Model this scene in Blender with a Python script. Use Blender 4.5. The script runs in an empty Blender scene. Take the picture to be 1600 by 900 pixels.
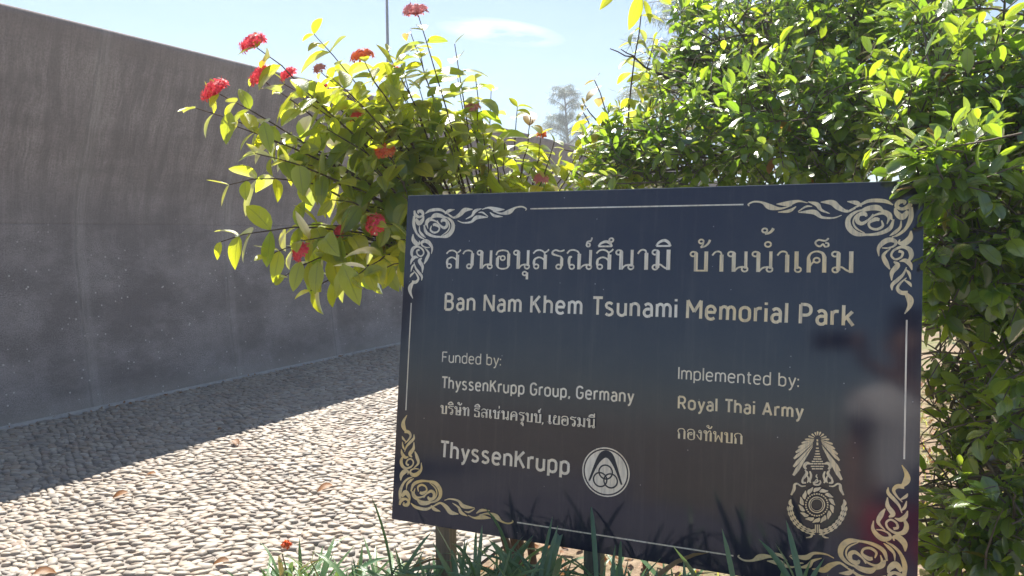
import bpy, math, random
import numpy as np

# ------------------------------------------------------------------ camera, sky, sun, exposure
sc = bpy.context.scene
COL = sc.collection
F, EYE = 1155.0, 1.45
RX = np.array([0.999981280, -0.006118767, 0.0])          # camera right in the world's terms comes from these rows
RY = np.array([-0.000444262, -0.072606505, 0.997360670])
RZ = np.array([-0.006102620, -0.997342000, -0.072606430])
ROT = np.array([RX, RY, RZ])
EYEP = np.array([0.0, 0.0, EYE])
cam = bpy.data.cameras.new('camera')
cam.sensor_width = 36.0
cam.lens = 36.0 * F / 1600.0
cam.clip_start, cam.clip_end = 0.02, 3000.0
camo = bpy.data.objects.new('camera', cam)
COL.objects.link(camo)
from mathutils import Matrix, Vector
cx, cy, cz = ROT @ np.array([1, 0, 0]), ROT @ np.array([0, -1, 0]), -(ROT @ np.array([0, 0, 1]))
camo.matrix_world = Matrix(((cx[0], cy[0], cz[0], 0), (cx[1], cy[1], cz[1], 0), (cx[2], cy[2], cz[2], EYE), (0, 0, 0, 1)))
sc.camera = camo

SUN_AZ, SUN_EL = math.radians(-15.0), math.radians(57.5)   # azimuth from +Y towards +X
world = bpy.data.worlds.new('World')
sc.world = world
world.use_nodes = True
wn, wl = world.node_tree.nodes, world.node_tree.links
bg = wn['Background']
sky = wn.new('ShaderNodeTexSky')
sky.sky_type = 'NISHITA'
sky.sun_disc = False
sky.sun_elevation = SUN_EL
sky.sun_rotation = SUN_AZ
sky.air_density, sky.dust_density, sky.ozone_density = 1.0, .4, 2.4
bg.inputs['Strength'].default_value = 0.060
tcw = wn.new('ShaderNodeTexCoord')
mpw = wn.new('ShaderNodeMapping')
mpw.inputs['Scale'].default_value = (5.0, 5.0, 26.0)
nzw = wn.new('ShaderNodeTexNoise')
nzw.inputs['Scale'].default_value = 1.6
nzw.inputs['Detail'].default_value = 6
nzw.inputs['Roughness'].default_value = 0.55
rpw = wn.new('ShaderNodeValToRGB')
rpw.color_ramp.elements[0].position = 0.40
rpw.color_ramp.elements[1].position = 0.66
mxw = wn.new('ShaderNodeMixRGB')
mxw.inputs['Color2'].default_value = (11.0, 11.3, 11.8, 1)
wl.new(tcw.outputs['Generated'], mpw.inputs['Vector'])
wl.new(mpw.outputs['Vector'], nzw.inputs['Vector'])
wl.new(nzw.outputs['Fac'], rpw.inputs['Fac'])
cd_ = ROT @ np.array([(782 - 800) / F, (50 - 450) / F, 1.0]); cd_ = cd_ / np.linalg.norm(cd_)
cr_ = np.cross(cd_, [0, 0, 1.0]); cr_ = cr_ / np.linalg.norm(cr_); cu_ = np.cross(cr_, cd_)
nrm_ = wn.new('ShaderNodeVectorMath'); nrm_.operation = 'NORMALIZE'
wl.new(tcw.outputs['Generated'], nrm_.inputs[0])
def wmath(op, a_, b_=0.0):
    nd = wn.new('ShaderNodeMath'); nd.operation = op
    for k_, v_ in enumerate((a_, b_)):
        if isinstance(v_, bpy.types.NodeSocket): wl.new(v_, nd.inputs[k_])
        else: nd.inputs[k_].default_value = v_
    return nd.outputs[0]
def wdot(v_):
    nd = wn.new('ShaderNodeVectorMath'); nd.operation = 'DOT_PRODUCT'
    wl.new(nrm_.outputs['Vector'], nd.inputs[0]); nd.inputs[1].default_value = tuple(v_)
    return nd.outputs['Value']
ex_ = wmath('POWER', wmath('DIVIDE', wdot(cr_), .085), 2.0)
ey_ = wmath('POWER', wmath('DIVIDE', wmath('ADD', wdot(cu_), wmath('MULTIPLY', wdot(cr_), .12)), .017), 2.0)
msk = wn.new('ShaderNodeMapRange'); msk.inputs['From Min'].default_value = 1.0; msk.inputs['From Max'].default_value = 0.0
msk.inputs['To Min'].default_value = .02; msk.inputs['To Max'].default_value = .9
wl.new(wmath('MAXIMUM', wmath('ADD', wmath('ADD', ex_, ey_), wmath('MULTIPLY', wmath('LESS_THAN', wdot(cd_), 0.0), 9.0)), 0.0), msk.inputs['Value'])
mlw = wn.new('ShaderNodeMath'); mlw.operation = 'MULTIPLY'
wl.new(rpw.outputs['Color'], mlw.inputs[0]); wl.new(msk.outputs['Result'], mlw.inputs[1])
wl.new(mlw.outputs['Value'], mxw.inputs['Fac'])
wl.new(sky.outputs['Color'], mxw.inputs['Color1'])
wl.new(mxw.outputs['Color'], bg.inputs['Color'])

sl = bpy.data.lights.new('sun', 'SUN')
sl.energy, sl.angle, sl.color = 5.0, math.radians(0.5), (1.0, 0.94, 0.84)
slo = bpy.data.objects.new('sun', sl)
COL.objects.link(slo)
sdir = Vector((math.sin(SUN_AZ) * math.cos(SUN_EL), math.cos(SUN_AZ) * math.cos(SUN_EL), math.sin(SUN_EL)))
slo.rotation_euler = sdir.to_track_quat('Z', 'Y').to_euler()
slo.location = (0, 0, 30)

sc.view_settings.view_transform = 'Standard'
sc.view_settings.look = 'None'
sc.view_settings.gamma = 1.0
sc.view_settings.use_curve_mapping = False
sc.view_settings.exposure = 1.35
sc.render.engine = 'CYCLES'
sc.cycles.use_denoising = True
sc.cycles.max_bounces = 8
sc.cycles.transmission_bounces = 6
sc.cycles.sample_clamp_indirect = 8.0

# ------------------------------------------------------------------ helpers
rng = np.random.default_rng(7)
random.seed(7)

def ray(x, y):
    return ROT @ np.array([(x - 800) / F, (y - 450) / F, 1.0])

def at(x, y, depth):
    return EYEP + ray(x, y) * depth

def unit(v):
    v = np.asarray(v, float)
    return v / (np.linalg.norm(v, axis=-1, keepdims=True) + 1e-12)

def tag(o, label=None, cat=None, group=None, kind=None):
    if label: o['label'] = label
    if cat: o['category'] = cat
    if group: o['group'] = group
    if kind: o['kind'] = kind
    return o

def empty(name, loc, label=None, cat=None, group=None):
    o = bpy.data.objects.new(name, None)
    o.empty_display_size = 0.1
    COL.objects.link(o)
    o.location = loc
    return tag(o, label, cat, group)

def link(name, me, mat, parent=None, world_coords=True):
    if mat is not None:
        me.materials.append(mat)
    o = bpy.data.objects.new(name, me)
    COL.objects.link(o)
    if parent is not None:
        o.parent = parent
        if world_coords:
            bpy.context.view_layer.update()
            o.matrix_parent_inverse = parent.matrix_world.inverted()
    return o

def np_mesh(name, V, faces, smooth=True, uv=None, col=None):
    """V (n,3); faces: int array (m,k) or a list of such arrays; uv (n,2); col (n,3)."""
    if not isinstance(faces, list):
        faces = [faces]
    faces = [np.asarray(f, np.int32) for f in faces if len(f)]
    me = bpy.data.meshes.new(name)
    V = np.asarray(V, np.float32)
    loops = np.concatenate([f.ravel() for f in faces])
    sizes = np.concatenate([np.full(len(f), f.shape[1], np.int32) for f in faces])
    starts = np.concatenate([[0], np.cumsum(sizes)[:-1]]).astype(np.int32)
    me.vertices.add(len(V)); me.vertices.foreach_set('co', V.ravel())
    me.loops.add(len(loops)); me.loops.foreach_set('vertex_index', loops)
    me.polygons.add(len(sizes)); me.polygons.foreach_set('loop_start', starts)
    me.polygons.foreach_set('loop_total', sizes)
    me.polygons.foreach_set('use_smooth', np.full(len(sizes), smooth, bool))
    if uv is not None:
        l = me.uv_layers.new(name='UVMap')
        l.data.foreach_set('uv', np.asarray(uv, np.float32)[loops].ravel())
    if col is not None:
        a = me.color_attributes.new('tint', 'FLOAT_COLOR', 'POINT')
        c = np.ones((len(V), 4), np.float32); c[:, :3] = col
        a.data.foreach_set('color', c.ravel())
    me.validate(); me.update()
    return me

class MB:
    def __init__(s): s.V, s.Q, s.T, s.C, s.n = [], [], [], [], 0
    def add(s, V, quads=None, tris=None, col=None):
        V = np.asarray(V, float)
        s.V.append(V)
        if quads is not None and len(quads): s.Q.append(np.asarray(quads) + s.n)
        if tris is not None and len(tris): s.T.append(np.asarray(tris) + s.n)
        s.C.append(np.tile(np.asarray(col if col is not None else (.5, .5, .5), float), (len(V), 1)))
        s.n += len(V)
    def tube(s, pts, radii, k=7, cap=True, col=None):
        pts = np.asarray(pts, float); n = len(pts)
        radii = np.broadcast_to(np.asarray(radii, float), (n,))
        t = np.gradient(pts, axis=0); t = unit(t)
        ref = np.array([0, 0, 1.0]) if abs(t[0][2]) < .9 else np.array([1.0, 0, 0])
        u = unit(np.cross(t[0], ref)); V = []
        for i in range(n):
            u = unit(u - t[i] * (u @ t[i])); w = np.cross(t[i], u)
            a = np.arange(k) * 2 * np.pi / k
            V.append(pts[i] + radii[i] * (np.cos(a)[:, None] * u + np.sin(a)[:, None] * w))
        V = np.concatenate(V)
        q = [(i * k + j, i * k + (j + 1) % k, (i + 1) * k + (j + 1) % k, (i + 1) * k + j) for i in range(n - 1) for j in range(k)]
        tr = []
        if cap:
            V = np.vstack([V, pts[0], pts[-1]])
            tr = [(n * k, (j + 1) % k, j) for j in range(k)] + [(n * k + 1, (n - 1) * k + j, (n - 1) * k + (j + 1) % k) for j in range(k)]
        s.add(V, q, tr, col)
    def box(s, x0, x1, y0, y1, z0, z1):
        V = [(x, y, z) for x in (x0, x1) for y in (y0, y1) for z in (z0, z1)]
        s.add(V, [(0, 1, 3, 2), (4, 6, 7, 5), (0, 4, 5, 1), (2, 3, 7, 6), (0, 2, 6, 4), (1, 5, 7, 3)])
    def build(s, name, mat, parent=None, smooth=True, world_coords=True):
        fs = []
        if s.Q: fs.append(np.concatenate(s.Q))
        if s.T: fs.append(np.concatenate(s.T))
        me = np_mesh(name, np.concatenate(s.V), fs, smooth, None, np.concatenate(s.C))
        return link(name, me, mat, parent, world_coords)

def spline(pts, n=None, per=6):
    """Catmull-Rom through rows of pts (any width)."""
    P = np.asarray(pts, float)
    if len(P) == 2:
        k = n or per
        return P[0] + (P[1] - P[0]) * np.linspace(0, 1, k + 1)[:, None]
    E_ = np.vstack([2 * P[0] - P[1], P, 2 * P[-1] - P[-2]])
    out = []
    for i in range(1, len(E_) - 2):
        p0, p1, p2, p3 = E_[i - 1], E_[i], E_[i + 1], E_[i + 2]
        for t in np.arange(per) / per:
            out.append(.5 * (2 * p1 + (p2 - p0) * t + (2 * p0 - 5 * p1 + 4 * p2 - p3) * t * t + (3 * p1 - p0 - 3 * p2 + p3) * t ** 3))
    out.append(P[-1])
    return np.array(out)

# ------------------------------------------------------------------ materials
def new_mat(name):
    m = bpy.data.materials.new(name); m.use_nodes = True
    nt = m.node_tree
    for n in list(nt.nodes): nt.nodes.remove(n)
    out = nt.nodes.new('ShaderNodeOutputMaterial')
    return m, nt, out

class NT:
    """small shorthand for node graphs"""
    def __init__(s, name):
        s.m, s.t, s.out = new_mat(name)
    def n(s, typ, **kw):
        nd = s.t.nodes.new('ShaderNode' + typ)
        for k, v in kw.items():
            if k in nd.inputs:
                s.set(nd.inputs[k], v)
            else:
                setattr(nd, k, v)
        return nd
    def set(s, sock, v):
        if isinstance(v, bpy.types.NodeSocket): s.t.links.new(v, sock)
        else: sock.default_value = v
    def noise(s, vec, scale, detail=4, rough=.55):
        nd = s.n('TexNoise'); s.set(nd.inputs['Vector'], vec)
        nd.inputs['Scale'].default_value = scale; nd.inputs['Detail'].default_value = detail; nd.inputs['Roughness'].default_value = rough
        return nd.outputs['Fac']
    def ramp(s, fac, stops):
        nd = s.n('ValToRGB'); s.set(nd.inputs['Fac'], fac)
        el = nd.color_ramp.elements
        while len(el) < len(stops): el.new(.5)
        for e, (p, c) in zip(el, stops):
            e.position = p; e.color = (c, c, c, 1) if np.isscalar(c) else (*c, 1)
        return nd.outputs['Color']
    def mix(s, fac, a, b, mode='MIX'):
        nd = s.n('MixRGB', blend_type=mode)
        s.set(nd.inputs['Fac'], fac)
        for k, v in (('Color1', a), ('Color2', b)):
            s.set(nd.inputs[k], v if isinstance(v, bpy.types.NodeSocket) else (*v, 1))
        return nd.outputs['Color']
    def math(s, op, a, b=0.0):
        nd = s.n('Math', operation=op); s.set(nd.inputs[0], a); s.set(nd.inputs[1], b)
        return nd.outputs[0]
    def map(s, vec, scale=(1, 1, 1), rot=(0, 0, 0)):
        nd = s.n('Mapping'); s.set(nd.inputs['Vector'], vec)
        nd.inputs['Scale'].default_value = scale; nd.inputs['Rotation'].default_value = rot
        return nd.outputs['Vector']
    def bump(s, h, strength, dist, normal=None):
        nd = s.n('Bump'); s.set(nd.inputs['Height'], h)
        nd.inputs['Strength'].default_value = strength; nd.inputs['Distance'].default_value = dist
        if normal is not None: s.set(nd.inputs['Normal'], normal)
        return nd.outputs['Normal']
    def bsdf(s, color, rough=.6, metallic=0.0, spec=.5, normal=None, **kw):
        nd = s.n('BsdfPrincipled')
        s.set(nd.inputs['Base Color'], color if isinstance(color, bpy.types.NodeSocket) else (*color, 1))
        s.set(nd.inputs['Roughness'], rough); s.set(nd.inputs['Metallic'], metallic)
        nd.inputs['Specular IOR Level'].default_value = spec
        if normal is not None: s.set(nd.inputs['Normal'], normal)
        for k, v in kw.items(): s.set(nd.inputs[k], v)
        return nd.outputs['BSDF']
    def done(s, shader):
        s.t.links.new(shader, s.out.inputs['Surface'])
        return s.m

def coords(g, kind='Object'):
    return g.n('TexCoord').outputs[kind]

def leaf_mat(name, lo, hi, tr_lo, tr_hi, trans=.45, gloss=.12, rough=.32, vein=.35):
    """tint.r picks between the two leaf colours, tint.g ages a leaf towards brown"""
    g = NT(name)
    at_ = g.n('Attribute', attribute_name='tint')
    sep = g.n('SeparateColor'); g.set(sep.inputs[0], at_.outputs['Color'])
    uv = g.n('UVMap').outputs['UV']
    su = g.n('SeparateXYZ'); g.set(su.inputs[0], uv)
    mid = g.math('ABSOLUTE', g.math('SUBTRACT', su.outputs['X'], .5))
    rib = g.ramp(mid, [(0.0, 1.0), (0.05, 0.0)])
    # side veins: stripes slanting off the midrib
    ph = g.math('ADD', g.math('MULTIPLY', su.outputs['Y'], 62.0), g.math('MULTIPLY', mid, -34.0))
    sv = g.ramp(g.math('MULTIPLY', g.math('ADD', g.math('SINE', ph), 1.0), .5), [(0.86, 0.0), (0.98, 1.0)])
    pos = g.n('NewGeometry').outputs['Position']
    blot = g.noise(pos, 38.0, 3)
    c = g.mix(sep.outputs[0], lo, hi)
    c = g.mix(g.math('MULTIPLY', g.ramp(blot, [(.35, 0.0), (.75, 1.0)]), .35), c, g.mix(.5, c, hi))
    c = g.mix(g.math('MULTIPLY', rib, vein), c, (.30, .36, .12))
    c = g.mix(g.math('MULTIPLY', sv, vein * .3), c, (.22, .30, .08))
    c = g.mix(sep.outputs[1], c, (.30, .13, .04))
    t = g.mix(sep.outputs[0], tr_lo, tr_hi)
    t = g.mix(g.math('MULTIPLY', rib, .5), t, (.16, .22, .03))
    t = g.mix(sep.outputs[1], t, (.50, .20, .05))
    nrm = g.bump(g.math('ADD', rib, g.math('MULTIPLY', sv, .5)), .35, .002)
    d = g.n('BsdfDiffuse'); g.set(d.inputs['Color'], c); g.set(d.inputs['Normal'], nrm)
    tl = g.n('BsdfTranslucent'); g.set(tl.inputs['Color'], t); g.set(tl.inputs['Normal'], nrm)
    gl = g.n('BsdfGlossy'); gl.inputs['Roughness'].default_value = rough; g.set(gl.inputs['Normal'], nrm)
    gl.inputs['Color'].default_value = (1, 1, 1, 1)
    m1 = g.n('MixShader'); m1.inputs[0].default_value = trans
    g.t.links.new(d.outputs[0], m1.inputs[1]); g.t.links.new(tl.outputs[0], m1.inputs[2])
    lw = g.n('LayerWeight'); lw.inputs['Blend'].default_value = .22
    fac = g.math('ADD', g.math('MULTIPLY', lw.outputs['Fresnel'], .5), gloss * .35)
    m2 = g.n('MixShader'); g.set(m2.inputs[0], fac)
    g.t.links.new(m1.outputs[0], m2.inputs[1]); g.t.links.new(gl.outputs[0], m2.inputs[2])
    return g.done(m2.outputs[0])

def simple_mat(name, c1, c2, scale=20, rough=.7, bump=.3, spec=.4, metallic=0.0, stretch=(1, 1, 1), dist=.004):
    g = NT(name)
    v = g.map(coords(g), stretch)
    n1 = g.noise(v, scale, 6, .6)
    c = g.mix(g.ramp(n1, [(.3, 0.0), (.7, 1.0)]), c1, c2)
    return g.done(g.bsdf(c, rough, metallic, spec, g.bump(n1, bump, dist)))

M_IXORA = leaf_mat('ixora_leaf', (.055, .115, .022), (.115, .17, .028), (.46, .66, .03), (.88, .86, .03), trans=.68)
M_FICUS = leaf_mat('ficus_leaf', (.035, .085, .024), (.080, .145, .030), (.28, .52, .03), (.64, .80, .035), trans=.55, gloss=.25, rough=.26, vein=.25)
M_STRAP = leaf_mat('strap_leaf', (.07, .16, .085), (.12, .21, .09), (.24, .44, .09), (.36, .55, .10), trans=.32, gloss=.15, rough=.35, vein=.2)
M_NEEDLE = leaf_mat('casuarina_needle', (.09, .12, .10), (.12, .15, .12), (.22, .28, .20), (.26, .32, .22), trans=.4, gloss=.05, rough=.5, vein=0)
M_DRY = leaf_mat('dry_leaf', (.16, .07, .025), (.28, .12, .04), (.30, .12, .03), (.42, .18, .05), trans=.3, gloss=.05, rough=.5, vein=.2)
M_TWIG = simple_mat('twig_bark', (.045, .028, .018), (.11, .075, .05), 60, .8)
M_BARK = simple_mat('grey_bark', (.07, .055, .042), (.17, .14, .11), 30, .85, .6, stretch=(1, 1, .25))

# ------------------------------------------------------------------ wall, path, ground
YAW = math.radians(29.0)
WD = np.array([math.sin(YAW), math.cos(YAW), 0])      # along the wall, away from the camera
WN = np.array([-math.cos(YAW), math.sin(YAW), 0])     # from the path towards the wall
def wall_pt(s, off, z): return WD * s + WN * off + np.array([0, 0, z])

def wall_material():
    g = NT('weathered_concrete')
    uv = g.n('UVMap').outputs['UV']
    su = g.n('SeparateXYZ'); g.set(su.inputs[0], uv)
    U, Vv = su.outputs['X'], su.outputs['Y']
    wv = g.n('VectorMath', operation='ADD'); g.set(wv.inputs[0], uv)
    wn_ = g.n('TexNoise'); g.set(wn_.inputs['Vector'], uv); wn_.inputs['Scale'].default_value = 2.2; wn_.inputs['Detail'].default_value = 4
    wsc = g.n('VectorMath', operation='SCALE'); g.set(wsc.inputs[0], wn_.outputs['Color']); wsc.inputs['Scale'].default_value = .10
    g.set(wv.inputs[1], wsc.outputs[0]); wuv = wv.outputs[0]
    streak = g.noise(g.map(wuv, (86, 4.2, 1), (0, 0, math.radians(-2))), 1.0, 5, .7)
    broad = g.noise(g.map(wuv, (9, 1.3, 1)), 1.0, 7, .66)
    blot = g.noise(g.map(wuv, (1.1, 1.4, 1)), 1.0, 10, .68)
    cloud = g.noise(g.map(uv, (3.4, 3.8, 1)), 1.0, 9, .72)
    fine = g.noise(uv, 95.0, 8, .78)
    hi = g.ramp(g.math('ADD', g.math('MULTIPLY', Vv, .3), g.math('MULTIPLY', g.math('SUBTRACT', blot, .5), .35)), [(.34, 0.0), (.66, 1.0)])   # the rain-washed upper half
    up = g.mix(g.ramp(streak, [(.38, 0.0), (.64, 1.0)]), (.165, .142, .144), (.385, .343, .338))
    grit = g.noise(uv, 58.0, 7, .8)
    up = g.mix(.55, up, g.mix(g.ramp(grit, [(.40, 0.0), (.60, 1.0)]), (.150, .132, .134), (.370, .336, .334)))
    up = g.mix(g.math('MULTIPLY', g.ramp(broad, [(.44, 0.0), (.60, 1.0)]), .62), up, (.150, .130, .133))
    low = g.mix(g.ramp(fine, [(.40, 0.0), (.60, 1.0)]), (.125, .112, .116), (.325, .300, .302))
    low = g.mix(g.math('MULTIPLY', g.ramp(cloud, [(.46, 0.0), (.60, 1.0)]), .38), low, (.345, .318, .318))
    low = g.mix(g.math('MULTIPLY', g.ramp(blot, [(.42, 1.0), (.56, 0.0)]), .62), low, (.110, .096, .100))
    c = g.mix(hi, low, up)
    c = g.mix(g.math('MULTIPLY', g.ramp(g.noise(g.map(wuv, (.8, 2.0, 1)), 1.0, 9, .7), [(.48, 0.0), (.62, 1.0)]), .42), c, (.120, .105, .108))
    lip = g.ramp(g.math('MULTIPLY', g.math('SUBTRACT', g.math('ADD', Vv, g.math('MULTIPLY', streak, .45)), 3.12), 4.0), [(.0, 0.0), (1.0, 1.0)])
    c = g.mix(g.math('MULTIPLY', lip, .55), c, (.20, .165, .158))
    # splash-back of pale dust at the foot
    ft = g.ramp(g.math('ADD', Vv, g.math('MULTIPLY', g.math('SUBTRACT', cloud, .5), .35)), [(.02, 1.0), (.20, 0.0)])
    c = g.mix(g.math('MULTIPLY', ft, .45), c, (.34, .31, .28))
    # lighter patches of efflorescence low down
    pale = g.ramp(g.noise(g.map(uv, (1.5, 2.1, 1)), 1.0, 7, .7), [(.56, 0.0), (.72, 1.0)])
    c = g.mix(g.math('MULTIPLY', pale, .22), c, (.42, .385, .37))
    # shutter-board joints: thin dark lines with a pale run beside each
    def joint(coord, c0, w):
        return g.ramp(g.math('ABSOLUTE', g.math('SUBTRACT', coord, c0)), [(w * .55, 1.0), (w, 0.0)])
    wob = g.math('ADD', U, g.math('MULTIPLY', g.math('SUBTRACT', g.noise(g.map(uv, (.4, 2.5, 1)), 1.0, 3), .5), .035))
    jt = None
    gap = g.ramp(g.noise(g.map(uv, (.5, 1.6, 1)), 1.0, 4, .6), [(.36, .25), (.55, 1.0)])
    runs = None
    for s0 in (.66, 2.14, 3.624, 5.115, 6.571, 8.05, 9.5, 11.0, 12.5):
        j = joint(wob, s0, .012)
        r = joint(wob, s0 + .03, .07)
        jt = j if jt is None else g.math('MAXIMUM', jt, j)
        runs = r if runs is None else g.math('MAXIMUM', runs, r)
    hj = joint(g.math('ADD', Vv, g.math('MULTIPLY', fine, .008)), 1.565, .010)
    jt = g.math('MULTIPLY', g.math('MAXIMUM', jt, g.math('MULTIPLY', hj, .8)), gap)
    c = g.mix(g.math('MULTIPLY', g.math('MULTIPLY', runs, g.ramp(streak, [(.35, .2), (.6, 1.0)])), .26), c, (.42, .40, .39))
    c = g.mix(g.math('MULTIPLY', jt, .30), c, (.09, .084, .088))
    # pale air-holes scattered over the lower half
    vo = g.n('TexVoronoi'); g.set(vo.inputs['Vector'], uv); vo.inputs['Scale'].default_value = 17.0
    spk = g.ramp(vo.outputs['Distance'], [(.09, 1.0), (.15, 0.0)])
    sc_ = g.n('SeparateColor'); g.set(sc_.inputs[0], vo.outputs['Color'])
    spk = g.math('MULTIPLY', spk, g.math('GREATER_THAN', sc_.outputs[0], .52))
    spk = g.math('MULTIPLY', spk, g.math('SUBTRACT', 1.0, g.ramp(g.math('MULTIPLY', Vv, .3), [(.33, 0.0), (.55, 1.0)])))
    c = g.mix(g.math('MULTIPLY', spk, .8), c, (.60, .58, .56))
    h = g.math('ADD', g.math('MULTIPLY', fine, .5), g.math('ADD', g.math('MULTIPLY', streak, .8), g.math('MULTIPLY', jt, -1.2)))
    return g.done(g.bsdf(c, .82, 0, .25, g.bump(h, .55, .012)))
M_WALL = wall_material()

prof = np.array([(6.018, -.15), (6.018, 0), (6.06, .30), (6.09, .6), (6.125, 1.02), (6.145, 1.4), (6.135, 1.62), (6.09, 1.85), (6.01, 2.08),
                 (5.915, 2.33), (5.80, 2.66), (5.735, 2.84), (5.675, 3.03)])
front = spline(prof, per=4)
arc = [(5.675 + .05 - .05 * math.cos(a) - 0.012 * math.sin(a), 3.03 + .06 * math.sin(a)) for a in np.linspace(.12, math.pi / 2, 9)]
back = [(5.85, 3.09), (5.90, 3.06), (5.98, 2.84), (6.13, 2.35), (6.30, 1.85), (6.36, 1.4), (6.32, .6), (6.28, 0), (6.28, -.15)]
ring = np.vstack([front, arc, back])
sta = np.concatenate([np.arange(-9, 30, .5), np.arange(30, 52, 2.0)])
arcl = np.concatenate([[0], np.cumsum(np.linalg.norm(np.diff(ring, axis=0), axis=1))]) - .15
V = np.concatenate([[wall_pt(s, o, z) for o, z in ring] for s in sta])
UVW = np.concatenate([np.stack([np.full(len(ring), s), arcl], 1) for s in sta])
K = len(ring)
fs = [(i * K + j, (i + 1) * K + j, (i + 1) * K + j + 1, i * K + j + 1) for i in range(len(sta) - 1) for j in range(K - 1)]
wall = link('memorial_wall', np_mesh('memorial_wall', V, np.array(fs)[:, ::-1], True, UVW), M_WALL)
# end faces
wall_end = [list(range(K)), [(len(sta) - 1) * K + j for j in range(K)][::-1]]
import bmesh
bm = bmesh.new(); bm.from_mesh(wall.data); bm.verts.ensure_lookup_table()
for w_ in wall_end: bm.faces.new([bm.verts[i] for i in w_])
bmesh.ops.recalc_face_normals(bm, faces=bm.faces)
bm.to_mesh(wall.data); bm.free()
tag(wall, 'tall dark weathered concrete wall curving over like a wave beside the pebbled path', 'wall')

# ground
def ground_material():
    g = NT('garden_soil')
    p = coords(g)
    n1, n2, n3 = g.noise(p, 1.3, 6), g.noise(p, 22, 8, .7), g.noise(p, 4, 5)
    c = g.mix(g.ramp(n2, [(.3, 0.0), (.7, 1.0)]), (.16, .115, .08), (.36, .28, .20))
    c = g.mix(g.math('MULTIPLY', g.ramp(n1, [(.45, 0.0), (.6, 1.0)]), .6), c, (.13, .17, .05))
    c = g.mix(g.math('MULTIPLY', g.ramp(n3, [(.55, 0.0), (.7, 1.0)]), .5), c, (.38, .27, .19))
    return g.done(g.bsdf(c, .95, 0, .15, g.bump(n2, .8, .03)))
gv = np.array([(-1500, -1500, -.012), (1500, -1500, -.012), (1500, 1500, -.012), (-1500, 1500, -.012)])
ground = tag(link('ground', np_mesh('ground', gv, np.array([(0, 1, 2, 3)]), False), ground_material()), kind='structure')

# pebble path: mortar bed plus every stone as real relief, one structure
def path_material():
    g = NT('pebble_mosaic')
    at_ = g.n('Attribute', attribute_name='tint')
    p = coords(g)
    n1, n2 = g.noise(p, 90, 4), g.noise(p, .9, 5)
    c = g.mix(g.math('MULTIPLY', n1, .5), at_.outputs['Color'], (.25, .22, .20))
    c = g.mix(g.math('MULTIPLY', g.ramp(n2, [(.42, 0.0), (.62, 1.0)]), .45), c, (.25, .215, .18))
    return g.done(g.bsdf(c, .55, 0, .4, g.bump(n1, .2, .003)))
M_PATH = path_material()
NE0, NE1, S0, S1 = 1.72, 6.02, -1.0, 13.5
pb = MB()
def strip(s0, s1, n0, n1, z, col):
    V = [wall_pt(s0, n0, z), wall_pt(s1, n0, z), wall_pt(s1, n1, z), wall_pt(s0, n1, z)]
    pb.add(V, [(0, 1, 2, 3)], None, col)
strip(-12, S1, NE0 - .05, NE1, .001, (.17, .155, .14))
strip(S1, 52, NE0 - .05, NE1, .008, (.36, .33, .29))
cells = []
row, PW, PH = 0, .060, .034
s = S0
P2 = []
for iy in range(int((14.5 + 1) / PH)):
    y = .6 + iy * PH
    off = (iy % 2) * PW * .5
    for ix in range(int(9.5 / PW)):
        P2.append((-6.2 + ix * PW + off, y))
P2 = np.array(P2)
# swirl the rows with a smooth warp so that courses meander as laid by hand
wx = P2[:, 0] + .10 * np.sin(P2[:, 1] * 1.7 + P2[:, 0] * .9) + .035 * np.sin(P2[:, 0] * 5.3 + P2[:, 1] * 3.1)
wy = P2[:, 1] + .13 * np.sin(P2[:, 0] * 1.5 + 1.0) + .05 * np.sin(P2[:, 0] * 4.4 + P2[:, 1] * 1.9) + .018 * np.sin(P2[:, 0] * 11 + P2[:, 1] * 6)
sl_ = .13 * 1.5 * np.cos(P2[:, 0] * 1.5 + 1.0) + .05 * 4.4 * np.cos(P2[:, 0] * 4.4 + P2[:, 1] * 1.9) + .018 * 11 * np.cos(P2[:, 0] * 11 + P2[:, 1] * 6)
Q = np.stack([wx, wy, np.zeros(len(wx))], 1) + np.c_[rng.normal(0, .008, (len(wx), 2)), np.zeros(len(wx))]
ss, nn = Q @ WD, Q @ WN
keep = (ss > S0) & (ss < S1) & (nn > NE0) & (nn < NE1 - .03)
Q, sl_ = Q[keep], sl_[keep]
NP_ = len(Q)
print('pebbles', NP_)
ang = np.arctan(sl_) + rng.normal(0, .16, NP_)
La = .55 * PW * rng.uniform(.62, 1.35, NP_); Lb = .56 * PH * rng.uniform(.72, 1.30, NP_); Hh = rng.uniform(.009, .019, NP_)
KA = 9
rings = [(1.0, -.05), (1.0, .42), (.84, .82), (.45, 1.0)]
TV = [(r * math.cos(a), r * math.sin(a), h) for r, h in rings for a in np.arange(KA) * 2 * math.pi / KA] + [(0, 0, 1.04)]
TV = np.array(TV)
TQ = np.array([(i * KA + j, i * KA + (j + 1) % KA, (i + 1) * KA + (j + 1) % KA, (i + 1) * KA + j) for i in range(3) for j in range(KA)])
TT = np.array([(3 * KA + j, 3 * KA + (j + 1) % KA, 4 * KA) for j in range(KA)])
wob = 1 + rng.normal(0, .10, (NP_, KA)); wobv = np.ones((NP_, len(TV))); wobv[:, :4 * KA] = np.tile(wob, (1, 4))
lx = TV[None, :, 0] * La[:, None] * wobv; ly = TV[None, :, 1] * Lb[:, None] * wobv
lz = TV[None, :, 2] * Hh[:, None]
tilt = rng.normal(.02, .16, NP_); tx = rng.normal(0, .10, NP_)
lz = np.where(TV[None, :, 2] > 0, lz - ly * tilt[:, None] + lx * tx[:, None], lz)
ca, sa = np.cos(ang)[:, None], np.sin(ang)[:, None]
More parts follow.
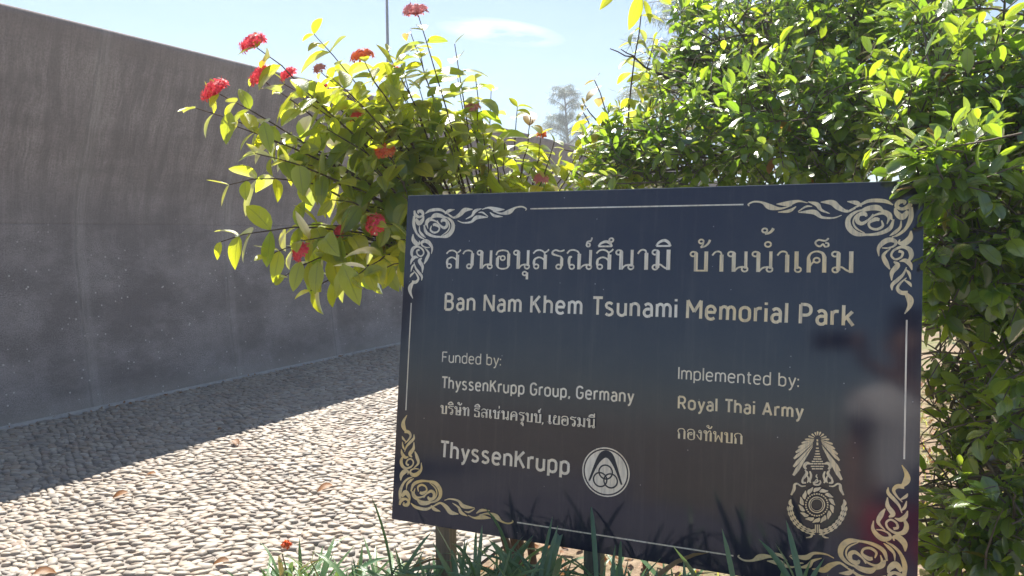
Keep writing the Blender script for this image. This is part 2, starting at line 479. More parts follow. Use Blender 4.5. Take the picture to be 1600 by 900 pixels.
PV = np.stack([Q[:, 0:1] + lx * ca - ly * sa, Q[:, 1:2] + lx * sa + ly * ca, lz], 2).reshape(-1, 3)
offs = (np.arange(NP_) * len(TV))[:, None, None]
pal = np.array([(.41, .35, .28), (.47, .41, .33), (.36, .32, .27), (.26, .24, .215), (.43, .335, .25), (.50, .45, .385), (.34, .26, .21)])
pal = pal * .90
pc = pal[rng.choice(len(pal), NP_, p=[.23, .19, .19, .12, .13, .08, .06])] * rng.uniform(.86, 1.12, (NP_, 1))
pb.V.append(PV); pb.Q.append((TQ[None] + offs).reshape(-1, 4) + pb.n); pb.T.append((TT[None] + offs).reshape(-1, 3) + pb.n)
pb.C.append(np.repeat(pc, len(TV), 0)); pb.n += len(PV)
path = tag(pb.build('path', M_PATH), kind='structure')

# narrow kerb between wall and stones, paving on the visitor's side of the bed
M_PAVE = simple_mat('paving', (.115, .105, .118), (.18, .165, .18), 14, .9, .4)
kb = MB(); kb.add([wall_pt(-12, 6.0, .03), wall_pt(52, 6.0, .03), wall_pt(52, 6.03, .03), wall_pt(-12, 6.03, .03),
                   wall_pt(-12, 5.985, 0), wall_pt(52, 5.985, 0)], [(0, 1, 2, 3), (4, 5, 1, 0)])
tag(kb.build('path_edging', simple_mat('edging', (.28, .27, .26), (.40, .38, .36), 20, .85)), kind='structure')
pv = MB()
for iy in range(7):
    for ix in range(12):
        x0, y1 = -5.2 + ix * .9, .55 - iy * .9
        pv.box(x0 + .004, x0 + .896, y1 - .896, y1 - .004, -.05, .012 + .002 * ((ix * 7 + iy * 3) % 3))
tag(pv.build('pavement', M_PAVE, smooth=False), kind='structure')

# ------------------------------------------------------------------ leaves
def leaves(P, D, U, L, ratio, prof_, curl, fold, col, rows):
    """P base, D length direction, U upper side (N,3); returns V, F, uv, col"""
    n = len(P); D = unit(D); S = unit(np.cross(D, U)); U = np.cross(S, D)
    t = np.asarray(rows); w = prof_(t)
    R = len(t)
    L = np.broadcast_to(L, (n,)); ratio = np.broadcast_to(ratio, (n,)); curl = np.broadcast_to(curl, (n,)); fold = np.broadcast_to(fold, (n,))
    # bend along the length: integrate an angle that grows with t
    th = curl[:, None] * t[None]
    dt = np.diff(t, prepend=0)
    px = np.cumsum(np.cos(th) * dt, 1) * L[:, None]; pz = -np.cumsum(np.sin(th) * dt, 1) * L[:, None]
    V = np.zeros((n, R, 3, 3)); uv = np.zeros((n, R, 3, 2))
    twist = rng.normal(0, .25, n)[:, None] * t[None]
    for k, sx in enumerate((-1, 0, 1)):
        half = .5 * sx * w[None] * (ratio * L)[:, None]
        up = abs(half) * fold[:, None] + half * np.sin(twist)
        nz = np.cos(th) * up; nx = np.sin(th) * up
        V[:, :, k] = (P[:, None] + D[:, None] * (px + nx)[..., None] + U[:, None] * (pz + nz)[..., None] + S[:, None] * (half * np.cos(twist))[..., None])
        uv[:, :, k, 0] = .5 + .5 * sx; uv[:, :, k, 1] = t[None]
    q = np.array([(i * 3 + k, i * 3 + k + 1, (i + 1) * 3 + k + 1, (i + 1) * 3 + k) for i in range(R - 1) for k in (0, 1)])
    Fq = (q[None] + (np.arange(n) * R * 3)[:, None, None]).reshape(-1, 4)
    return V.reshape(-1, 3), Fq, uv.reshape(-1, 2), np.repeat(col, R * 3, 0)

ovate = lambda t: np.clip(np.sin(np.pi * np.clip(t, 0, 1) ** .85) ** .8, .03, 1)
obovate = lambda t: np.clip(np.sin(np.pi * np.clip(t, 0, 1) ** 1.12) ** .62, .05, 1)
lance = lambda t: np.clip((1 - t) ** .55 * (.55 + .9 * t), .02, 1)

class Plant:
    def __init__(s): s.LV, s.LF, s.LU, s.LC, s.n, s.w = [], [], [], [], 0, MB()
    def put(s, *a):
        V, Fq, uv, c = leaves(*a)
        s.LV.append(V); s.LF.append(Fq + s.n); s.LU.append(uv); s.LC.append(c); s.n += len(V)
    def build_leaves(s, mat, parent, name='foliage'):
        return link(name, np_mesh(name, np.concatenate(s.LV), np.concatenate(s.LF), True, np.concatenate(s.LU), np.concatenate(s.LC)), mat, parent)

def perp_basis(t):
    a = np.array([0, 0, 1.0]) if abs(t[2]) < .92 else np.array([1.0, 0, 0])
    u = unit(np.cross(t, a)); return u, np.cross(u, t)

def dress_stem(pl, pts, frac, step, Lr, ratio, rows, prof_, droop, lean, young, tipn=3, skip=.1, tone=(0, 1)):
    """pairs of opposite leaves up a stem, larger and denser towards its tip"""
    pts = np.asarray(pts); seg = np.linalg.norm(np.diff(pts, axis=0), axis=1); cum = np.concatenate([[0], np.cumsum(seg)])
    tot = cum[-1]; d = tot; k = 0; a0 = rng.uniform(0, 6.28)
    P, D, U, L, C = [], [], [], [], []
    while d > tot * (1 - frac):
        p = np.array([np.interp(d, cum, pts[:, i]) for i in range(3)])
        q = np.array([np.interp(min(d + .01, tot), cum, pts[:, i]) for i in range(3)]) - np.array([np.interp(max(d - .01, 0), cum, pts[:, i]) for i in range(3)])
        t = unit(q); u, w = perp_basis(t)
        ang = a0 + k * (math.pi / 2 + .15)
        up_ = .95 if k == 0 else (.6 if k < tipn else lean)
        for sgn in (1, -1):
            if rng.random() < skip: continue
            a = ang + (0 if sgn > 0 else math.pi) + rng.normal(0, .25)
            side = u * math.cos(a) + w * math.sin(a)
            dr = unit(side + t * up_ + np.array([0, 0, -droop * rng.uniform(.2, 1.4)]) + rng.normal(0, .14, 3))
            P.append(p); D.append(dr)
            U.append(unit(np.array([0, 0, 1.0]) + rng.normal(0, .35, 3) + t * .3))
            L.append(rng.uniform(*Lr) * (.55 if k == 0 else (.8 if k == 1 else 1)))
            C.append((np.clip(rng.uniform(*tone) + (young if k < 2 else 0), 0, 1), 0 if rng.random() > .02 else rng.uniform(.3, .9), 0))
        d -= step * rng.uniform(.75, 1.25); k += 1
    if P:
        n = len(P)
        pl.put(np.array(P), np.array(D), np.array(U), np.array(L), rng.normal(ratio, .04, n), prof_, rng.normal(.55, .35, n), rng.uniform(.1, .5, n), np.array(C), rows)

def bow(p0, p1, sag, n=9, side=None):
    p0, p1 = np.asarray(p0, float), np.asarray(p1, float)
    t = np.linspace(0, 1, n)[:, None]
    off = np.array([0, 0, 1.0]) * sag + (0 if side is None else side)
    return p0 + (p1 - p0) * t + off * (4 * t * (1 - t)) + np.cumsum(rng.normal(0, .004, (n, 3)), 0) * (t > 0)

# --- ixora with red flower heads, left of the sign
M_RED = None
def petal_mat(name, c1, c2, tr):
    g = NT(name)
    at_ = g.n('Attribute', attribute_name='tint'); sep = g.n('SeparateColor'); g.set(sep.inputs[0], at_.outputs['Color'])
    c = g.mix(sep.outputs[0], c1, c2)
    d = g.n('BsdfPrincipled'); g.set(d.inputs['Base Color'], c); d.inputs['Roughness'].default_value = .5
    tl = g.n('BsdfTranslucent'); g.set(tl.inputs['Color'], g.mix(sep.outputs[0], tr, c2))
    m = g.n('MixShader'); m.inputs[0].default_value = .4
    g.t.links.new(d.outputs[0], m.inputs[1]); g.t.links.new(tl.outputs[0], m.inputs[2])
    return g.done(m.outputs[0])
M_RED = petal_mat('red_petal', (.78, .035, .070), (.92, .13, .16), (.92, .08, .11))
M_ORANGE = petal_mat('orange_petal', (.66, .07, .02), (.75, .22, .05), (.85, .18, .03))
M_PINK = petal_mat('pale_pink_petal', (.62, .18, .22), (.75, .36, .34), (.80, .25, .25))

def flower_head(center, axis, R, n, mat, parent, flat=.55, dens=1.0):
    mb = MB(); axis = unit(axis); u, w = perp_basis(axis)
    base = center - axis * R * .55
    for i in range(n):
        z = 1 - (i + .5) / n * 1.05; a = i * 2.399963
        r = math.sqrt(max(0, 1 - z * z))
        d = unit(axis * z + (u * math.cos(a) + w * math.sin(a)) * r + rng.normal(0, .10, 3))
        rad = R * rng.uniform(.82, 1.12)
        q = base + (u * (d @ u) + w * (d @ w)) * rad + axis * ((d @ axis) * rad * flat + R * .25)
        g = rng.uniform(0, 1)
        mb.tube([base + (q - base) * .15, q], [.0009, .0007], 3, False, (g * .5, 0, 0))
        du = unit(q - base); pu, pw = perp_basis(du); a1 = rng.uniform(0, 6.28); s_ = rng.uniform(.010, .0145)
        V, T = [q], []
        for k in range(4):
            aa = a1 + k * math.pi / 2
            pd = pu * math.cos(aa) + pw * math.sin(aa); ps = -pu * math.sin(aa) + pw * math.cos(aa)
            lift = du * s_ * rng.uniform(-.35, .25)
            b = len(V)
            V += [q + pd * s_ * .5 + ps * s_ * .30 + lift * .4, q + pd * s_ + lift, q + pd * s_ * .5 - ps * s_ * .30 + lift * .4]
            T += [(0, b, b + 1), (0, b + 1, b + 2)]
        mb.add(V, None, T, (g, 0, 0))
        if rng.random() < .5: mb.tube([q, q + du * .008], [.0006, .0004], 3, False, (g, 0, 0))
    return mb.build('flower_cluster', mat, parent)

ixora_root = np.array([.10, 2.62, 0])
ixora = empty('ixora_shrub', ixora_root, 'sprawling ixora shrub with red flower heads and yellow-green backlit leaves, left of the sign', 'shrub')
ix = Plant()
trunks = []
for k, (px, py, dp) in enumerate([(770, 470, 2.5), (740, 420, 2.4), (690, 430, 2.35), (800, 430, 2.65)]):
    top = at(px, py, dp)
    base = ixora_root + np.array([rng.normal(0, .05), rng.normal(0, .05), 0])
    ix.w.tube(bow(base, top, .0, 8), np.linspace(.016, .009, 8), 8)
    trunks.append(top)
FLOWERS = {}
R_ = [0, .15, .32, .5, .68, .85, 1.0]
# (tip px, tip py, depth, trunk, flower kind, flower radius, upward bow)
tips = [(398, 72, 2.10, 1, 'red', .047, .05), (340, 145, 2.02, 1, 'red', .047, .05), (412, 122, 2.15, 1, 'red', .045, .05), (452, 118, 2.25, 1, 'red', .03, .04),
        (567, 92, 2.20, 1, 'orange', .040, .03), (612, 112, 2.35, 0, 'red', .026, .03), (650, 22, 2.25, 0, 'pink', .044, .0),
        (588, 352, 2.02, 2, 'red', .035, .05), (472, 394, 1.98, 2, 'red', .029, .06), (532, 362, 2.1, 2, 'red', .020, .05), (603, 240, 2.1, 2, 'orange', .034, .04),
        (556, 184, 2.25, 1, 'red', .026, .04), (505, 140, 2.2, 1, 'red', .022, .04), (500, 108, 2.3, 1, 'pink', .020, .04), (738, 172, 2.35, 0, 'pink', .030, .02),
        (845, 282, 2.4, 3, 'pink', .026, .02), (846, 212, 2.5, 3, 'orange', .018, .03),
        (490, 62, 2.3, 1, None, 0, .05), (606, 80, 2.25, 1, None, 0, .03), (618, 128, 2.3, 0, None, 0, .02), (600, 150, 2.25, 1, None, 0, .02), (628, 95, 2.3, 0, None, 0, .02), (522, 118, 2.1, 1, None, 0, .05), (372, 296, 2.05, 2, None, 0, .12), (352, 372, 2.0, 2, None, 0, .08), (425, 395, 2.05, 2, None, 0, .06),
        (455, 425, 2.0, 2, None, 0, .06), (492, 440, 2.05, 2, None, 0, .06), (548, 432, 1.92, 2, None, 0, .05), (315, 165, 2.05, 1, None, 0, .07), (368, 195, 2.0, 1, None, 0, .06),
        (428, 215, 2.05, 1, None, 0, .05), (700, 62, 2.3, 0, None, 0, .0), (716, 125, 2.4, 0, None, 0, .02), (772, 150, 2.45, 0, None, 0, .03), (800, 178, 2.45, 3, None, 0, .03),
        (760, 205, 2.3, 0, None, 0, .03), (690, 190, 2.2, 0, None, 0, .02), (650, 140, 2.3, 0, None, 0, .02), (600, 170, 2.2, 0, None, 0, .03), (560, 220, 2.1, 2, None, 0, .04),
        (510, 200, 2.1, 1, None, 0, .05), (470, 170, 2.15, 1, None, 0, .05), (620, 200, 2.3, 0, None, 0, .03), (520, 290, 2.05, 2, None, 0, .05), (560, 320, 2.15, 2, None, 0, .05),
        (740, 270, 2.4, 0, None, 0, .03), (800, 270, 2.4, 3, None, 0, .02), (600, 410, 1.98, 2, None, 0, .03),
        (622, 380, 1.97, 2, None, 0, .03), (850, 245, 2.5, 3, None, 0, .03), (880, 262, 2.55, 3, None, 0, .02), (470, 255, 2.1, 2, None, 0, .06), (540, 150, 2.2, 1, None, 0, .05),
        (590, 130, 2.25, 1, None, 0, .04), (660, 90, 2.3, 0, None, 0, .01), (445, 255, 2.2, 2, None, 0, .05), (575, 262, 2.05, 2, None, 0, .04), 
        (742, 128, 2.35, 0, None, 0, .02), (790, 215, 2.35, 3, None, 0, .02), (830, 190, 2.45, 3, None, 0, .02), 
        (862, 228, 2.45, 3, None, 0, .02), (820, 250, 2.4, 3, None, 0, .02), (896, 250, 2.5, 3, None, 0, .02), (640, 65, 2.3, 0, None, 0, .01),
        (640, 310, 2.1, 2, None, 0, .03), (490, 330, 2.1, 2, None, 0, .05), (905, 280, 2.5, 3, None, 0, .02)]
for px, py, dp, tk, fk, fr, bw in list(tips):
    if px > 420 and 120 < py < 420 and fk is None and rng.random() < (.45 if px < 600 else .06):
        tips.append((px + rng.uniform(-34, 34), py + rng.uniform(-22, 34), dp + rng.uniform(-.12, .18), tk, None, 0, bw))
for px, py, dp, tk, fk, fr, bw in tips:
    tip = at(px, py, dp)
    st = bow(trunks[tk] + rng.normal(0, .015, 3), tip, bw, 11)
    ln = np.linalg.norm(tip - trunks[tk])
    ix.w.tube(st, np.linspace(.0048 if ln > .4 else .0036, .0014, 11), 6)
    lf = min(.37 / max(ln, .1), .85)
    dress_stem(ix, st, lf, .042, (.070, .118), .49, R_, ovate, .32, .15, .15, skip=.14, tone=(.15, 1.0))
    if fk:
        ax = unit(unit(st[-1] - st[-2]) + np.array([0, -.1, .7]))
        mat = {'red': M_RED, 'orange': M_ORANGE, 'pink': M_PINK}[fk]
        FLOWERS[(px, py)] = flower_head(tip + ax * fr * .4, ax, fr * .86, int(14 + 44 * (fr / .045) ** 2), mat, ixora)
# the big light-green leaf that hangs lowest, and two long ones by it
for px, py, dp, ex, ey, L_ in ((535, 412, 1.92, 566, 486, .118), (540, 418, 1.95, 516, 488, .085), (497, 408, 2.0, 489, 472, .09), (470, 408, 2.0, 455, 458, .085), (360, 175, 2.0, 350, 228, .09), (412, 190, 2.02, 425, 250, .09)):
    a_, b_ = at(px, py, dp), at(ex, ey, dp - .02)
    ix.put(a_[None], (b_ - a_)[None], np.array([[.1, -1, .5]]), np.array([L_]), .46, ovate, np.array([.25]), np.array([.25]), np.array([(.45, 0, 0)]), R_)
for px, py, ex, ey, L_ in ((604, 150, 626, 92, .10), (622, 140, 600, 86, .09), (596, 118, 634, 104, .085), (612, 100, 592, 66, .075), (618, 96, 636, 60, .075), (630, 168, 606, 128, .09), (600, 176, 624, 150, .08)):
    a_, b_ = at(px, py, 2.25), at(ex, ey, 2.2)
    ix.put(a_[None], (b_ - a_)[None], np.array([[.1, -.7, .7]]), np.array([L_]), .48, ovate, np.array([.3]), np.array([.3]), np.array([(rng.uniform(.3, 1), 0, 0)]), R_)
ix.build_leaves(M_IXORA, ixora)
ix.w.build('stems', M_TWIG, ixora)

# --- broad-leaved shrub with coppery young leaves, between ixora and hedge
cop_root = np.array([.55, 2.95, 0])
copper = empty('copper_leaf_shrub', cop_root, 'thin broad-leaved shrub with coppery young leaves, poking up between the red-flowered shrub and the hedge', 'shrub')
cp = Plant()
ctop = at(985, 330, 2.75)
cp.w.tube(bow(cop_root, ctop, 0, 8), np.linspace(.013, .007, 8), 8)
for px, py, dp, bw, cop in [(930, 128, 2.6, .03, .55), (915, 175, 2.6, .02, .1), (962, 172, 2.6, .03, .1), (955, 215, 2.5, .02, 0), (885, 235, 2.65, .03, .05), (920, 245, 2.55, .02, 0), (1000, 190, 2.7, .02, .1), (1000, -6, 2.6, .02, .05), (1022, 60, 2.7, .02, .05), (870, 262, 2.55, .02, 0), (900, 205, 2.6, .02, .05), (940, 190, 2.6, .02, .1), (935, 262, 2.45, .02, 0), (975, 232, 2.5, .02, .05), (895, 272, 2.5, .01, 0), (960, 270, 2.45, .01, 0), (988, 200, 2.6, .02, 0), (910, 150, 2.6, .03, .4),
                            (1020, 120, 2.7, .03, .3), (985, 255, 2.5, .02, 0), (1005, 222, 2.6, .02, 0), (950, 65, 2.6, .01, None), (972, 80, 2.62, .01, None)]:
    tip = at(px, py, dp); st = bow(ctop + rng.normal(0, .02, 3) if cop is not None else at(px + 95, py + 62, 2.7), tip, bw, 10)
    cp.w.tube(st, np.linspace(.0045, .0018, 10), 6)
    if cop is None: continue
    n0 = len(cp.LC)
    dress_stem(cp, st, .75, .042, (.06, .105), .42, R_, ovate, .5, .2, .1, skip=.1, tone=(.2, .9))
    for c in cp.LC[n0:]:
        k = len(R_) * 3 * 5
        c[:k, 1] = np.maximum(c[:k, 1], cop)
for px, py, ex, ey, L_ in ((1000, -8, 984, 52, .13), (962, -14, 936, 14, .09), (1006, 0, 1024, 44, .09)):
    a_, b_ = at(px, py, 2.6), at(ex, ey, 2.58)
    cp.put(a_[None], (b_ - a_)[None], np.array([[.3, -.6, .5]]), np.array([L_]), .36, ovate, np.array([.3]), np.array([.3]), np.array([(.7, 0, 0)]), R_)
cp.build_leaves(M_IXORA, copper)
cp.w.build('stems', M_TWIG, copper)

# ------------------------------------------------------------------ ficus hedge
FR = [0, .3, .62, .86, 1.0]
def hedge(name, root, blobs, label, trunk_paths, per=.84, mat=M_FICUS, seed=1):
    e = empty(name, root, label, 'hedge')
    pl = Plant()
    for pts, r0, r1 in trunk_paths:
        pp = spline(pts, per=4)
        pl.w.tube(pp, np.linspace(r0, r1, len(pp)), 8)
    for (c, r, n, hang) in blobs:
        c = np.asarray(c); r = np.asarray(r) * np.ones(3)
        for i in range(int(n * per)):
            d = unit(rng.normal(0, 1, 3))
            rad = rng.uniform(.35, 1) ** .6 * (1 + .10 * math.sin(d[0] * 7 + d[2] * 9))
            p = c + d * r * rad
            out = unit(d * np.array([1, 1, .6]) + np.array([0, -.1, .35 - hang]) + rng.normal(0, .55, 3))
            ln = rng.uniform(.06, .17) * (1.3 if rad > .9 else 1)
            st = bow(p - out * ln * .6, p + out * ln * .4, rng.uniform(0, .015), 5)
            pl.w.tube(st, np.linspace(.0022, .001, 5), 4, False)
            # spiral leaves up the twig
            m = int(rng.integers(6, 11)); f = np.linspace(.15, 1, m)
            t = unit(st[-1] - st[0]); u, w = perp_basis(t); a = rng.uniform(0, 6.28) + np.arange(m) * 2.4
            base = st[0] + (st[-1] - st[0]) * f[:, None]
            side = np.cos(a)[:, None] * u + np.sin(a)[:, None] * w
            D = side * (1 - .45 * f[:, None]) + t * (.35 + .8 * f[:, None]) + np.array([0, 0, -.18]) + rng.normal(0, .15, (m, 3))
            U = np.array([0, 0, 1.0]) + t * .5 + rng.normal(0, .3, (m, 3))
            L = rng.uniform(.040, .062, m) * (1 - .35 * (f > .93))
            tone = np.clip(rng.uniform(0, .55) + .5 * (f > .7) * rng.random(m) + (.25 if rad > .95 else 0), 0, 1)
            age = np.where(rng.random(m) < .012, rng.uniform(.3, 1, m), 0)
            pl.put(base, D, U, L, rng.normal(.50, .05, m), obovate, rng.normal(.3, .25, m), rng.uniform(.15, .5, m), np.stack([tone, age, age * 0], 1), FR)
        # boughs reaching the clump from the trunk
        if trunk_paths:
            tps = np.vstack([spline(t_[0], per=4) for t_ in trunk_paths])
            for _ in range(5):
                q = c + unit(rng.normal(0, 1, 3)) * r * .8
                dd = np.linalg.norm(tps - q, axis=1) + 1.2 * np.abs(tps[:, 2] - (q[2] - .12)) + rng.uniform(0, .2, len(tps))
                tp = tps[np.argmin(dd)]
                ctl = (tp + q) / 2 + rng.normal(0, .05, 3)
                bp_ = spline([tp, ctl, q], per=5)
                pl.w.tube(bp_, np.linspace(.007, .002, len(bp_)), 5)
                for _k in range(3):
                    b0 = bp_[rng.integers(3, len(bp_))]
                    pl.w.tube(bow(b0, b0 + unit(rng.normal(0, 1, 3)) * rng.uniform(.08, .22), .02, 6), np.linspace(.003, .001, 6), 4, False)
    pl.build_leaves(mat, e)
    pl.w.build('branches', M_BARK, e)
    return e

hb = []
def hblob(px, py, dp, rpx, n, hang=0.0, ry=None, rd=None):
    r = rpx / F * dp
    hb.append((at(px, py, dp), (r, rd or r * .8, (ry or rpx) / F * dp), n, hang))
for b_ in [(1095, 145, 2.75, 88, 70), (1110, 215, 2.45, 120, 110), (1010, 265, 2.45, 105, 70), (945, 268, 2.5, 60, 22), (985, 215, 2.6, 50, 16), (1210, 100, 2.55, 150, 150), (1230, 215, 2.25, 140, 150), (1330, 60, 2.5, 150, 130), (1340, 200, 2.1, 130, 130),
           (1420, 90, 2.3, 140, 120), (1165, 60, 2.9, 85, 60), (1085, 45, 2.8, 58, 26), (1060, 90, 2.75, 50, 18), (1250, 20, 2.8, 120, 80), (1400, -60, 2.6, 200, 110), (1260, -40, 3.0, 140, 50), (1110, 420, 2.6, 140, 90), (1320, 420, 2.4, 150, 90)]:
    hblob(*b_)
rootA = np.array([.95, 2.75, 0])
hedge('ficus_hedge', rootA, hb, 'dense clipped ficus hedge of small glossy leaves rising directly behind the sign',
      [([rootA, rootA + np.array([.0, 0, .5]), at(1180, 260, 2.6), at(1200, 120, 2.6)], .035, .012),
       ([rootA + np.array([.3, -.2, 0]), rootA + np.array([.32, -.2, .6]), at(1330, 240, 2.3), at(1340, 100, 2.4)], .03, .012)])
hb = []
for b_ in [(1560, 60, 1.9, 170, 120), (1500, 190, 1.75, 130, 110), (1590, 220, 1.65, 130, 90), (1484, 262, 1.47, 60, 34, .1), (1540, 330, 1.55, 120, 80), (1600, 430, 1.5, 110, 60), (1492, 385, 1.50, 54, 26, .15),
           (1515, 455, 1.6, 74, 36, .2), (1596, 560, 1.5, 62, 22, .2), (1500, 560, 1.9, 56, 8, .2), (1596, 690, 1.55, 52, 16, .2), (1560, 640, 2.0, 60, 8, .2), (1560, 850, 1.6, 76, 26, .1), (1490, 880, 1.7, 46, 10), (1650, 300, 1.8, 170, 80), (1720, 600, 1.8, 150, 60), (1590, 620, 1.7, 70, 26, .1), (1545, 740, 1.75, 62, 20, .1), (1500, 690, 1.85, 46, 11, .1), (1475, 610, 1.9, 34, 7, .1), (1462, 860, 1.75, 30, 8, .1), (1480, 760, 1.8, 36, 6, .1), (1520, 830, 1.6, 56, 22, .1), (1600, 800, 1.5, 60, 18)]:
    hblob(*b_)
rootB = at(1560, 900, 1.95); rootB[2] = 0
hedge('ficus_hedge', rootB, hb, 'taller ficus hedge beside the right edge of the sign, sprigs hanging over its corner',
      [([rootB, at(1545, 700, 1.95), at(1520, 480, 1.95), at(1480, 250, 2.0), at(1462, 60, 2.05), at(1440, -60, 2.1)], .030, .014),
       ([rootB + np.array([.1, .1, 0]), at(1590, 600, 2.0), at(1590, 300, 1.9), at(1585, 60, 1.9)], .022, .010)])

# ------------------------------------------------------------------ the sign
W_, H_ = 1.2, 1.2 / 1.4239
aC = np.array([0.92381253, 0.02212095, -0.38220554]); bC = np.array([-0.04407095, 0.99792857, -0.04686482])
bC = bC - aC * (aC @ bC); bC = unit(bC); nC = np.cross(aC, bC)
TLw = EYEP + ROT @ (np.array([-0.22952954, -0.20277456, 1.62642098]) * W_)
aW, bW, nW = ROT @ aC, ROT @ bC, ROT @ nC
SM = Matrix(((aW[0], -bW[0], -nW[0], TLw[0]), (aW[1], -bW[1], -nW[1], TLw[1]), (aW[2], -bW[2], -nW[2], TLw[2]), (0, 0, 0, 1)))
base_mid = TLw + aW * W_ / 2 + bW * H_
sign = empty('memorial_sign', (base_mid[0] + .03, base_mid[1] + .06, 0), 'black polished stone sign with gold Thai and English lettering on two posts', 'sign')

def b2(px, py):
    """board coordinates (x right, y up from its top left corner) of a photo pixel"""
    d = ray(px, py); t = ((TLw - EYEP) @ nW) / (d @ nW); q = EYEP + d * t - TLw
    return np.array([q @ aW, -(q @ bW)])

def on_board(name, me, mat, label=None):
    me.materials.append(mat)
    o = bpy.data.objects.new(name, me); COL.objects.link(o)
    o.parent = sign
    bpy.context.view_layer.update()
    o.matrix_parent_inverse = sign.matrix_world.inverted()
    o.matrix_basis = SM
    if label: o['label'] = label
    return o

def stone_mat():
    g = NT('black_granite')
    p = coords(g)
    f = g.noise(p, 900, 3, .7); m_ = g.noise(p, 6, 6, .6); dust = g.noise(p, 3.2, 9, .72)
    c = g.mix(g.ramp(f, [(.35, 0.0), (.7, 1.0)]), (.010, .0115, .026), (.025, .027, .056))
    c = g.mix(g.math('MULTIPLY', g.ramp(dust, [(.45, 0.0), (.8, 1.0)]), .35), c, (.07, .07, .075))
    drip = g.noise(g.map(p, (42, 2.2, 1)), 1.0, 6, .7)
    c = g.mix(g.math('MULTIPLY', g.ramp(drip, [(.52, 0.0), (.72, 1.0)]), .30), c, (.075, .075, .085))
    vo = g.n('TexVoronoi'); g.set(vo.inputs['Vector'], p); vo.inputs['Scale'].default_value = 48.0
    sp = g.n('SeparateColor'); g.set(sp.inputs[0], vo.outputs['Color'])
    spot = g.math('MULTIPLY', g.ramp(vo.outputs['Distance'], [(.035, 1.0), (.07, 0.0)]), g.math('GREATER_THAN', sp.outputs[0], .80))
    c = g.mix(g.math('MULTIPLY', spot, .75), c, (.42, .42, .44))
    r = g.math('ADD', .04, g.math('MULTIPLY', m_, .08))
    r = g.math('ADD', r, g.math('MULTIPLY', spot, .5))
    return g.done(g.bsdf(c, r, 0, .62, g.bump(f, .04, .0003)))
M_STONE = stone_mat()
TH = .022
bm = bmesh.new()
bmesh.ops.create_cube(bm, size=1.0)
for v in bm.verts: v.co = Vector(((v.co.x + .5) * W_, (v.co.y - .5) * H_, (v.co.z - .5) * TH))
bmesh.ops.bevel(bm, geom=bm.edges[:], offset=.0016, segments=2, affect='EDGES')
me = bpy.data.meshes.new('slab'); bm.to_mesh(me); bm.free()
on_board('slab', me, M_STONE)
eb = MB(); eb.box(-.0018, W_ + .0006, -H_ - .0006, .0018, -TH - .003, -.006)  # pale unpolished rim, added to draw the slab's sunlit left and top edges
on_board('sunlit_edge_strip', np_mesh('sunlit_edge_strip', np.concatenate(eb.V), np.concatenate(eb.Q), False), simple_mat('lit_sawn_edge', (.40, .39, .38), (.58, .56, .54), 80, .7, .2))

def gilt_mat(name, c1, c2, wear=.35, streak=True):
    g = NT(name)
    p = coords(g)
    n1 = g.noise(g.map(p, (150, 12, 1)) if streak else p, 1.0 if streak else 60, 5, .7)
    n2 = g.noise(p, 9, 4); n3 = g.noise(p, 260, 4, .7)
    c = g.mix(g.ramp(n2, [(.35, 0.0), (.65, 1.0)]), c1, c2)
    c = g.mix(g.math('MULTIPLY', g.ramp(n1, [(.46, 0.0), (.66, 1.0)]), wear * 1.5), c, (.20, .19, .19))
    c = g.mix(g.math('MULTIPLY', g.ramp(n3, [(.6, 0.0), (.72, 1.0)]), wear * .8), c, (.10, .095, .09))
    return g.done(g.bsdf(c, .42, .38, .5, g.bump(n3, .2, .0006)))
M_GILT = gilt_mat('worn_gilt', (.80, .70, .50), (.78, .62, .36), .34)
M_SILV = gilt_mat('pale_gilt', (.84, .79, .69), (.82, .72, .54), .30)
M_OCHRE = gilt_mat('ochre_gilt', (.78, .58, .24), (.80, .68, .44), .24, False)
M_INK = simple_mat('dark_engraving', (.03, .03, .035), (.05, .05, .055), 80, .6)

class Ink:
    """flat inlaid strokes on the board's face"""
    def __init__(s, z0=.0007): s.V, s.F, s.n, s.z = [], [], 0, z0
    def ribbon(s, pts, w, closed=False):
        p = np.asarray(pts, float); n = len(p)
        w = np.broadcast_to(np.asarray(w, float), (n,))
        if closed:
            t = np.roll(p, -1, 0) - np.roll(p, 1, 0)
        else:
            t = np.gradient(p, axis=0)
        t = unit(t); nr = np.stack([-t[:, 1], t[:, 0]], 1)
        z = s.z + np.arange(n)[:, None] * 2e-6
        L = np.hstack([p + nr * w[:, None] / 2, z]); R = np.hstack([p - nr * w[:, None] / 2, z])
        V = np.stack([L, R], 1).reshape(-1, 3)
        m = n if closed else n - 1
        f = [(2 * i, 2 * i + 1, 2 * ((i + 1) % n) + 1, 2 * ((i + 1) % n)) for i in range(m)]
        s.V.append(V); s.F.append(np.array(f) + s.n); s.n += len(V); s.z += 4e-5
    def stroke(s, pts, w, per=6):
        q = np.column_stack([pts, np.broadcast_to(w, (len(pts),))]); q = spline(q, per=per)
        s.ribbon(q[:, :2], np.clip(q[:, 2], .0002, None))
    def build(s, name, mat, label=None):
        return on_board(name, np_mesh(name, np.concatenate(s.V), np.concatenate(s.F), False), mat, label)

